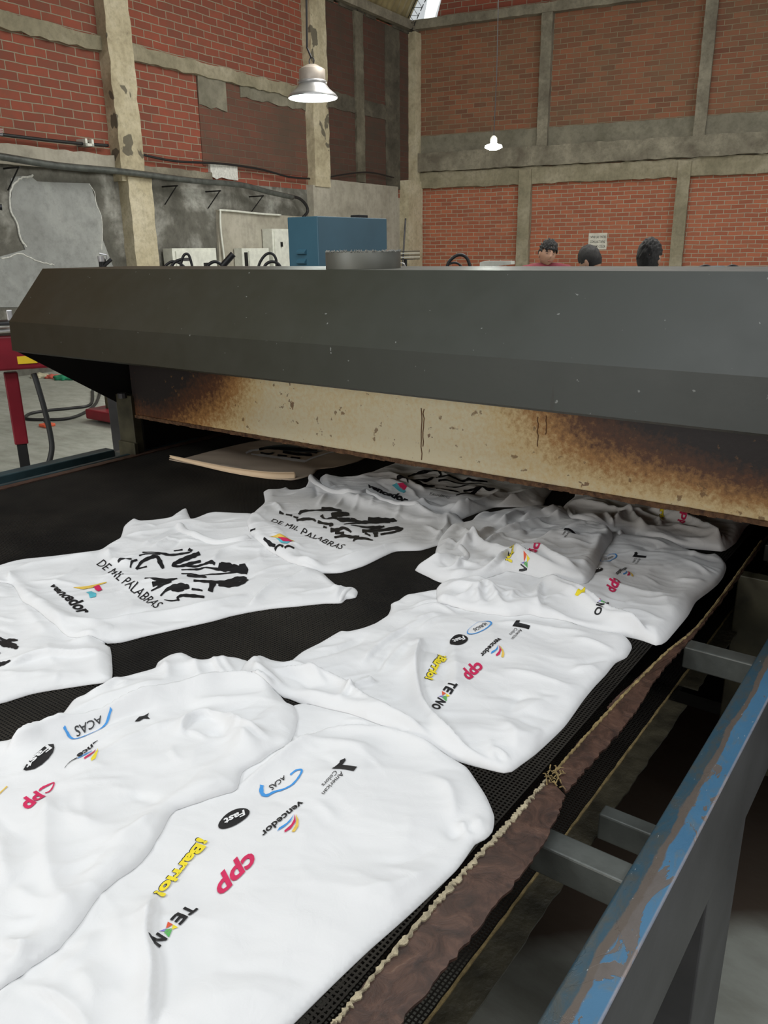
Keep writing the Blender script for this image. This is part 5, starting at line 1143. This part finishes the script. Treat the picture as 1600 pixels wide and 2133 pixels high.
brushes('L2', [[(410, 362, 10), (425, 345, 16), (480, 338, 10), (560, 345, 12), (640, 350, 12), (695, 348, 14)], [(566, 328, 16), (640, 335, 10), (705, 345, 12)], [(635, 388, 20), (700, 372, 26), (758, 366, 18)], [(566, 382, 18), (590, 400, 10), (640, 390, 12), (700, 400, 24), (780, 400, 18), (860, 415, 16), (882, 408, 10)],
    [(888, 403, 16), (960, 410, 22), (1040, 415, 20), (1087, 420, 8)], [(720, 450, 6), (790, 440, 12), (840, 430, 20), (920, 425, 18), (1042, 428, 10)], [(770, 455, 4), (860, 465, 14), (940, 460, 18), (1002, 450, 10)], [(848, 500, 16), (920, 490, 18), (1000, 480, 18), (1080, 475, 22), (1132, 485, 10)], [(940, 500, 26), (945, 528, 18)], [(905, 520, 8), (868, 505, 12)], [(975, 510, 10), (1060, 500, 14), (1122, 488, 10)],
    [(272, 362, 12), (302, 370, 10)], [(318, 372, 10), (362, 382, 12)], [(370, 385, 10), (402, 402, 16)], [(392, 410, 14), (440, 405, 18), (500, 410, 12), (525, 422, 10)], [(540, 430, 16), (600, 440, 12), (642, 440, 14), (620, 455, 10)], [(578, 460, 12), (602, 467, 10)], [(628, 480, 24), (680, 480, 20), (720, 470, 16), (772, 497, 10)], [(655, 532, 10), (720, 522, 14), (780, 530, 16), (828, 525, 8)], [(788, 566, 8), (800, 545, 12), (860, 540, 14), (922, 550, 8)], [(660, 500, 16), (722, 507, 16)]], 500, 960, .3)
txt('L2', 'DE MIL PALABRAS', K(500, 960, .3, [(212, 430), (700, 632), (232, 402), (738, 600)]), 'k', .0)
poly('L2', K(500, 960, .3, [(205, 522), (280, 515), (372, 518), (365, 545), (300, 538)]), 'o', 'gold_swoosh'); poly('L2', K(500, 960, .3, [(262, 535), (330, 543), (370, 547), (355, 563), (300, 555)]), 'r', 'red_swoosh', lift=.0022); poly('L2', K(500, 960, .3, [(245, 540), (300, 557), (352, 567), (322, 583), (285, 567)]), 'c', 'cyan_swoosh')
brushes('L2', [[(165, 545, 8), (210, 575, 14), (245, 590, 10)], [(240, 600, 12), (275, 588, 10), (300, 602, 12)], [(310, 605, 10), (335, 595, 10), (376, 604, 8)], [(70, 478, 8), (106, 482, 10)]], 500, 960, .3)
band('L2', [(646, 989), (652, 1000), (668, 1014), (692, 1025), (722, 1036), (748, 1036), (763, 1030), (782, 1042), (806, 1053), (840, 1062), (876, 1066)], .010, .010, 'collar')

# ---------------- right row
R0 = [(940, 1570), (972, 1590), (995, 1622), (1014, 1652), (1030, 1692), (1026, 1722), (1010, 1738), (990, 1748), (950, 1802), (850, 1896), (770, 1966), (700, 2032), (600, 2130), (470, 2260), (380, 2400), (60, 2460), (-200, 2300), (-60, 2080), (30, 1990), (150, 1850), (330, 1690), (450, 1590), (520, 1510), (620, 1460), (700, 1470), (800, 1490), (880, 1528)]
shirt('R0', 'white t-shirt nearest the camera with a colourful sponsor logo group', R0, [
    ('s', .022, .014, [(308, 2180), (318, 2060), (318, 2010), (308, 1960), (315, 1900), (330, 1850)]), ('s', .018, .007, [(940, 1572), (800, 1530), (700, 1522), (640, 1545), (560, 1595), (480, 1655)]),
    ('r', .014, .007, [(1020, 1700), (985, 1720), (940, 1715)]), ('v', .014, .008, [(1005, 1715), (955, 1730), (925, 1745)]), ('r', .012, .006, [(880, 1610), (930, 1640), (945, 1680), (940, 1720)]), ('s', .010, .006, [(1010, 1740), (975, 1735), (960, 1705)]),
    ('r', .016, .005, [(700, 1870), (820, 1850), (930, 1800)]), ('v', .012, .003, [(760, 1800), (850, 1790), (920, 1750)]), ('s', .012, .008, [(30, 2060), (110, 2080), (170, 2130), (200, 2200)]), ('r', .02, .008, [(150, 2020), (190, 2060), (200, 2120)]), ('r', .018, .006, [(240, 1880), (250, 1950), (270, 2050)]),
    ('r', .02, .006, [(200, 1930), (160, 2000), (90, 2040)]), ('s', .010, .006, [(700, 1500), (780, 1520), (900, 1560), (960, 1600)]), ('r', .016, .006, [(560, 1590), (640, 1550), (740, 1560), (800, 1580)])], seed=21, nrand=40, ang=.3, amp=.8, puff=.007, step=.0048)
R00 = [(545, 1385), (524, 1374), (496, 1365), (470, 1364), (419, 1371), (389, 1358), (365, 1357), (351, 1360), (329, 1372), (318, 1389), (270, 1402), (225, 1415), (187, 1433), (172, 1443), (153, 1450), (140, 1466), (126, 1482), (90, 1497), (45, 1511), (18, 1536), (0, 1539), (-120, 1560), (-420, 1800), (-420, 2250), (-60, 2110), (0, 2070), (32, 2046), (67, 2014), (96, 1995), (125, 1974), (175, 1914), (205, 1874), (238, 1841), (292, 1800), (337, 1740), (355, 1705), (367, 1692), (400, 1680), (470, 1655), (494, 1645), (505, 1610), (543, 1590), (576, 1568), (601, 1557), (615, 1527), (620, 1497), (610, 1470), (590, 1450), (570, 1420)]
shirt('R00', 'white t-shirt at the lower left with crumpled sleeve and partly folded sponsor logos', R00, [
    ('s', .030, .018, [(620, 1440), (560, 1433), (480, 1425), (400, 1440), (300, 1465), (210, 1498), (130, 1520), (60, 1545), (10, 1580)]), ('v', .010, .006, [(90, 1560), (180, 1530), (260, 1500), (340, 1478)]),
    ('s', .016, .012, [(395, 1545), (380, 1530), (395, 1505), (430, 1495), (470, 1510), (500, 1530), (540, 1550), (580, 1560)]), ('r', .016, .010, [(440, 1520), (480, 1515), (500, 1545), (540, 1580)]), ('v', .012, .007, [(420, 1540), (450, 1530), (480, 1545)]),
    ('r', .014, .008, [(330, 1376), (350, 1400), (345, 1430)]), ('r', .012, .008, [(400, 1375), (410, 1400), (420, 1425)]), ('s', .012, .008, [(440, 1372), (455, 1400), (480, 1425)]), ('r', .010, .007, [(455, 1370), (480, 1400), (495, 1420)]),
    ('r', .012, .008, [(270, 1410), (235, 1430), (215, 1442), (160, 1462)]), ('r', .010, .006, [(265, 1420), (260, 1435), (235, 1440)]), ('r', .010, .006, [(130, 1495), (200, 1465), (290, 1440), (370, 1420)]), ('v', .008, .005, [(140, 1500), (220, 1475), (330, 1450)]),
    ('r', .010, .005, [(140, 1620), (200, 1580), (280, 1540), (380, 1500)]), ('r', .018, .007, [(100, 1650), (95, 1750), (110, 1850), (150, 1900), (200, 1880)]), ('r', .014, .006, [(20, 1850), (80, 1890), (140, 1900)]), ('r', .016, .007, [(0, 1730), (10, 1810), (20, 1870)]),
    ('v', .012, .005, [(260, 1655), (310, 1670), (345, 1690)]), ('r', .012, .006, [(220, 1780), (280, 1740), (340, 1710)]), ('s', .012, .006, [(345, 1690), (330, 1740), (290, 1790), (230, 1845)]), ('r', .010, .006, [(500, 1610), (490, 1640), (440, 1655), (400, 1670)]),
    ('r', .014, .008, [(5, 1570), (60, 1555), (100, 1535)]), ('s', .014, .010, [(0, 1960), (40, 1990), (90, 1985), (130, 1960)]), ('r', .012, .006, [(20, 2000), (50, 2005), (70, 2012)])], T=.011, r=.022, seed=22, nrand=60, ang=.75, amp=1.1, puff=.010)
R1 = [(601, 1373), (625, 1355), (667, 1333), (708, 1310), (724, 1311), (752, 1305), (780, 1294), (807, 1276), (814, 1262), (815, 1252), (828, 1247), (845, 1236), (910, 1225), (937, 1216), (1000, 1215), (1060, 1245), (1150, 1275), (1205, 1298), (1257, 1311), (1291, 1315), (1306, 1322), (1314, 1332), (1317, 1342), (1306, 1361), (1283, 1373), (1262, 1398), (1240, 1421), (1216, 1450), (1176, 1505), (1119, 1559), (1085, 1584), (1067, 1597), (1050, 1600), (1018, 1593), (975, 1582), (935, 1569), (897, 1554), (850, 1540), (787, 1519), (740, 1498), (694, 1481), (640, 1462), (600, 1446), (560, 1440), (520, 1425), (505, 1400), (520, 1374), (535, 1364), (546, 1361), (562, 1368), (576, 1372)]
shirt('R1', 'white t-shirt with a complete sponsor logo group, directly behind the nearest one', R1, [
    ('s', .020, .014, [(1050, 1598), (960, 1560), (890, 1490), (870, 1430), (868, 1380), (880, 1330)]), ('s', .014, .012, [(1000, 1590), (870, 1535), (760, 1470), (700, 1420), (640, 1405), (560, 1400)]), ('r', .014, .010, [(600, 1440), (700, 1470), (800, 1510), (900, 1545)]),
    ('s', .012, .010, [(700, 1475), (740, 1440), (775, 1425), (755, 1412)]), ('r', .008, .007, [(750, 1412), (770, 1424), (775, 1432)]), ('r', .012, .008, [(545, 1370), (520, 1400), (560, 1420), (620, 1450)]), ('r', .010, .008, [(570, 1395), (600, 1385), (640, 1400), (690, 1440)]), ('v', .008, .006, [(575, 1410), (620, 1415), (660, 1445)]),
    ('r', .010, .006, [(745, 1395), (790, 1350), (840, 1315), (900, 1290)]), ('v', .007, .005, [(760, 1390), (800, 1350), (860, 1310)]), ('v', .006, .005, [(778, 1412), (800, 1380), (815, 1355)]), ('r', .009, .006, [(790, 1410), (820, 1370), (860, 1335)]), ('r', .010, .005, [(640, 1360), (700, 1350), (740, 1330)]), ('v', .010, .004, [(620, 1380), (690, 1365), (745, 1340), (770, 1320)]),
    ('r', .007, .006, [(840, 1285), (880, 1272), (920, 1270), (960, 1290)]), ('r', .007, .006, [(860, 1300), (890, 1290), (925, 1280)]), ('r', .006, .005, [(870, 1318), (900, 1300), (935, 1288)]), ('r', .006, .006, [(845, 1270), (900, 1258), (960, 1262)]),
    ('r', .008, .004, [(1030, 1395), (1100, 1410), (1160, 1428), (1215, 1445)]), ('r', .010, .006, [(1270, 1400), (1230, 1395), (1180, 1400)]), ('v', .008, .005, [(1290, 1370), (1240, 1378), (1200, 1390)]), ('r', .010, .006, [(1180, 1330), (1240, 1345), (1290, 1365)]), ('r', .012, .006, [(1020, 1300), (1120, 1310), (1240, 1325)]),
    ('v', .018, .006, [(1100, 1440), (1070, 1470), (1060, 1510)]), ('r', .016, .006, [(1040, 1500), (1070, 1530), (1075, 1570)]), ('s', .008, .006, [(1062, 1592), (1050, 1575), (1020, 1560)]), ('v', .008, .006, [(1030, 1570), (1045, 1582), (1058, 1590)]), ('r', .018, .006, [(940, 1330), (950, 1400), (945, 1460)]), ('v', .016, .004, [(920, 1330), (925, 1400), (920, 1450)])], T=.010, seed=23, nrand=60, ang=.55, amp=.8, puff=.009)
R2 = [(940, 1212), (1000, 1207), (1060, 1180), (1120, 1140), (1200, 1115), (1296, 1112), (1345, 1117), (1380, 1120), (1416, 1134), (1440, 1146), (1470, 1153), (1491, 1152), (1503, 1158), (1511, 1167), (1514, 1177), (1508, 1194), (1496, 1210), (1477, 1226), (1451, 1246), (1434, 1275), (1405, 1310), (1390, 1327), (1379, 1334), (1367, 1336), (1339, 1326), (1304, 1318), (1257, 1311), (1205, 1300), (1150, 1291), (1127, 1290), (1104, 1286), (1060, 1290), (1032, 1286), (1004, 1283), (984, 1278), (932, 1266), (912, 1263), (910, 1244), (912, 1226)]
shirt('R2', 'white t-shirt behind the bunched one, its logos reaching toward the belt edge', R2, [
    ('s', .018, .016, [(1370, 1334), (1300, 1300), (1230, 1262), (1170, 1225), (1120, 1205)]), ('r', .010, .010, [(1140, 1215), (1200, 1255), (1270, 1295), (1350, 1322)]), ('s', .010, .008, [(1125, 1289), (1118, 1265), (1120, 1235), (1132, 1212)]), ('v', .008, .006, [(1134, 1285), (1132, 1260), (1140, 1220)]),
    ('r', .010, .010, [(925, 1235), (970, 1240), (1010, 1250)]), ('r', .010, .010, [(1000, 1275), (995, 1250), (1015, 1235), (1030, 1255), (1045, 1275), (1070, 1282)]), ('v', .008, .007, [(1020, 1275), (1010, 1258), (1020, 1245)]), ('r', .008, .009, [(1060, 1270), (1070, 1250), (1090, 1240)]), ('r', .008, .008, [(945, 1262), (975, 1255), (990, 1240)]), ('r', .008, .006, [(960, 1220), (1020, 1225), (1090, 1235)]),
    ('r', .012, .006, [(1310, 1125), (1360, 1132), (1400, 1145)]), ('v', .008, .004, [(1300, 1135), (1350, 1145), (1400, 1160)]), ('r', .012, .006, [(1480, 1215), (1440, 1215), (1400, 1205)]), ('r', .010, .005, [(1420, 1170), (1460, 1190), (1490, 1205)]), ('v', .012, .005, [(1500, 1175), (1460, 1165), (1420, 1160)]),
    ('r', .014, .006, [(1280, 1275), (1340, 1285), (1380, 1310)]), ('r', .012, .005, [(1250, 1215), (1330, 1240), (1420, 1250)]), ('v', .012, .005, [(1240, 1235), (1300, 1260), (1350, 1275)])], T=.012, seed=24, nrand=70, ang=.3, amp=1.1, puff=.010)
R2b = [(865, 1181), (872, 1175), (888, 1170), (909, 1162), (907, 1146), (911, 1133), (918, 1122), (937, 1107), (970, 1095), (984, 1082), (986, 1077), (997, 1073), (1052, 1063), (1127, 1056), (1173, 1056), (1188, 1070), (1200, 1085), (1240, 1092), (1267, 1108), (1275, 1117), (1274, 1131), (1256, 1156), (1250, 1172), (1244, 1190), (1236, 1208), (1228, 1218), (1217, 1224), (1176, 1219), (1121, 1207), (1074, 1200), (1050, 1199), (1014, 1206), (970, 1211), (937, 1211), (909, 1203), (893, 1195), (880, 1189)]
shirt('R2b', 'heavily bunched white t-shirt with a collar loop and half-hidden logos, on top of another', R2b, [
    ('s', .014, .020, [(935, 1205), (985, 1208), (1030, 1195), (1060, 1178), (1080, 1190), (1120, 1200), (1175, 1215), (1215, 1222)]), ('r', .013, .020, [(955, 1155), (985, 1140), (1020, 1160), (1060, 1170), (1110, 1175), (1150, 1195), (1210, 1215)]), ('s', .012, .014, [(915, 1160), (912, 1135), (930, 1115), (960, 1105)]),
    ('r', .011, .016, [(965, 1110), (975, 1130), (988, 1140), (1010, 1125), (1030, 1108)]), ('r', .010, .014, [(1030, 1108), (1050, 1100), (1075, 1085), (1100, 1082)]), ('r', .010, .014, [(1020, 1125), (1060, 1115), (1110, 1100), (1160, 1085), (1185, 1080)]), ('r', .010, .014, [(1085, 1100), (1100, 1090), (1150, 1078), (1175, 1072)]), ('v', .008, .010, [(1090, 1102), (1130, 1092), (1165, 1085)]),
    ('r', .008, .010, [(880, 1180), (920, 1178), (960, 1165)]), ('r', .007, .008, [(900, 1190), (940, 1195), (960, 1180), (950, 1165)]), ('r', .009, .010, [(945, 1200), (960, 1185), (985, 1190), (1010, 1190)]), ('v', .008, .008, [(925, 1150), (945, 1150), (955, 1130)]),
    ('r', .014, .012, [(1130, 1140), (1170, 1120), (1220, 1110), (1262, 1112)]), ('r', .014, .012, [(1262, 1112), (1266, 1130), (1245, 1150), (1240, 1190)]), ('v', .012, .010, [(1180, 1140), (1215, 1130), (1245, 1125)]), ('r', .008, .006, [(1160, 1145), (1200, 1150), (1245, 1155)]), ('r', .008, .007, [(1110, 1175), (1170, 1170), (1235, 1165)]), ('v', .007, .006, [(1130, 1185), (1180, 1182), (1230, 1180)]),
    ('s', .010, .010, [(1000, 1150), (1040, 1130), (1090, 1120), (1120, 1105)]), ('r', .010, .010, [(1010, 1100), (1060, 1085), (1120, 1070)]), ('v', .010, .010, [(1095, 1125), (1100, 1112), (1130, 1105), (1160, 1100)])], T=.020, r=.030, seed=25, nrand=70, ang=.3, amp=1.3, puff=.012, step=.0045)
band('R2b', [(955, 1150), (968, 1160), (972, 1175), (960, 1182)], .007, .008, 'collar')
R3 = [(1173, 1056), (1178, 1048), (1196, 1033), (1210, 1005), (1300, 1000), (1500, 1025), (1610, 1045), (1557, 1090), (1542, 1112), (1534, 1124), (1524, 1132), (1512, 1140), (1504, 1142), (1470, 1139), (1416, 1134), (1380, 1124), (1345, 1117), (1325, 1108), (1304, 1112), (1290, 1119), (1276, 1108), (1240, 1100), (1194, 1090), (1181, 1076)]
shirt('R3', 'white t-shirt farthest in the right row, its upper half in shade beneath the scorched panel', R3, [
    ('s', .016, .020, [(1510, 1141), (1470, 1118), (1420, 1095), (1380, 1080), (1340, 1070)]), ('r', .012, .016, [(1180, 1060), (1220, 1062), (1260, 1070), (1300, 1078), (1350, 1080)]), ('s', .010, .014, [(1190, 1085), (1240, 1095), (1275, 1105), (1260, 1085), (1255, 1078)]), ('r', .010, .014, [(1275, 1105), (1290, 1090), (1310, 1080), (1330, 1098), (1345, 1112)]),
    ('v', .009, .010, [(1345, 1108), (1365, 1100), (1372, 1090)]), ('r', .010, .012, [(1300, 1070), (1340, 1082), (1370, 1090), (1375, 1110)]), ('r', .010, .012, [(1200, 1045), (1240, 1050), (1280, 1062)]), ('v', .009, .012, [(1230, 1045), (1260, 1052), (1290, 1060)]), ('r', .010, .008, [(1380, 1105), (1420, 1110), (1470, 1125), (1500, 1132)]), ('r', .008, .008, [(1490, 1125), (1505, 1128), (1508, 1138)]), ('r', .012, .012, [(1240, 1030), (1290, 1045), (1350, 1060)])], T=.016, seed=26, nrand=70, ang=.1, amp=1.4, puff=.012)

A1 = logos('R1', {k: T_(v) for k, v in ANCH.items()}, lin=np.eye(2))
c6 = lambda x, y: (280+.3125*x, 1560+.3125*y)
logos('R0', {'em': c6(1405, 112), 'oval': c6(975, 235), 'fast': c6(665, 465), 'ven': c6(992, 462), 'cpp': c6(668, 828), 'bar': c6(312, 795), 'tek': c6(222, 1200)}, skip=('tekO', 'oval'), reg=.02)
brushes('R0', [[(1040, 182, 8), (1080, 158, 8), (1118, 158, 9), (1100, 195, 9), (1060, 240, 9), (1000, 270, 9), (930, 285, 12), (880, 308, 17), (848, 290, 20), (850, 245, 17)]], 280, 1560, .3125, 'b', 'oval_ring')
txt('R0', 'ACAS', K(280, 1560, .3125, [(1000, 185), (893, 250), (1012, 205), (917, 277)]), 'k', .01)
q5 = (0, 1300, .225)
brushes('R00', [[(605, 1015, 18), (640, 1045, 17), (700, 1060, 10), (760, 1045, 8), (880, 995, 8), (980, 930, 10), (1040, 858, 14)]], *q5, 'b', 'oval_ring')
txt('R00', 'ACAS', K(*q5, [(940, 880), (690, 975), (955, 903), (708, 1018)]), 'k', .01)
fb = poly('R00', K(*q5, [(495, 1108), (503, 1140), (490, 1190), (450, 1250), (390, 1300), (320, 1335), (240, 1345), (215, 1335), (270, 1270), (330, 1210), (400, 1150), (450, 1120)]), 'k', 'badge')
if fb: txt('R00', 'Fast', K(*q5, [(440, 1128), (215, 1310), (485, 1150), (268, 1338)]), 'w', .03, parent=fb, lift=.0024)
txt('R00', 'nce', K(*q5, [(850, 1108), (708, 1228), (862, 1130), (740, 1256)]), 'k', .03)
brushes('R00', [[(720, 1252, 6), (800, 1205, 9), (850, 1165, 4)]], *q5, 'b', 'blue_blade')
poly('R00', K(*q5, [(882, 1128), (872, 1190), (832, 1237), (785, 1263), (780, 1250), (850, 1180)]), 'r', 'red_blade'); poly('R00', K(*q5, [(900, 1118), (907, 1180), (882, 1240), (850, 1266), (843, 1252), (885, 1190)]), 'y', 'yellow_blade')
brushes('R00', [[(600, 1333, 2), (650, 1280, 4), (715, 1240, 8)]], *q5, 'k', 'creased_lettering'); brushes('R00', [[(860, 1110, 6), (905, 1085, 2)]], *q5, 'k', 'creased_lettering')
poly('R00', K(*q5, [(1250, 908), (1290, 865), (1340, 850), (1380, 826), (1365, 858), (1388, 880), (1330, 878), (1290, 900)]), 'k', 'emblem')
q6 = (0, 1600, .25)
brushes('R00', [[(378, 215, 8), (410, 200, 9), (440, 165, 9), (452, 132, 7), (400, 152, 11), (350, 175, 13), (328, 196, 10)]], *q6, 'r', 'lettering')
txt('R00', 'pp', K(*q6, [(302, 190), (140, 275), (385, 248), (238, 358)]), 'r', .04)
brushes('R00', [[(-10, 225, 8), (60, 155, 8)]], *q6, 'o', 'lettering')
c7 = lambda x, y: (1080+.2875*x, 1120+.2875*y)
logos('R2', {'em': c7(872, 130), 'oval': c7(650, 152), 'fast': c7(560, 235), 'ven': c7(748, 238), 'cpp': c7(690, 345), 'tek': c7(600, 450)}, reg=.05)
poly('R2', K(1080, 1120, .2875, [(412, 385), (440, 372), (450, 385), (485, 368), (478, 400), (455, 398), (430, 395)]), 'y', 'lettering_fragment')
c5 = lambda x, y: (860+.275*x, 1030+.275*y)
logos('R2b', {'bar': c5(750, 415), 'cpp': c5(930, 395), 'tek': c5(848, 510), 'em': c5(1190, 262)}, reg=.5, skip=('tekO',))
c8 = lambda x, y: (1150+.25625*x, 1020+.25625*y)
logos('R3', {'bar': c8(892, 190), 'cpp': c8(1065, 225)}, lin=np.diag([.8, .8]))
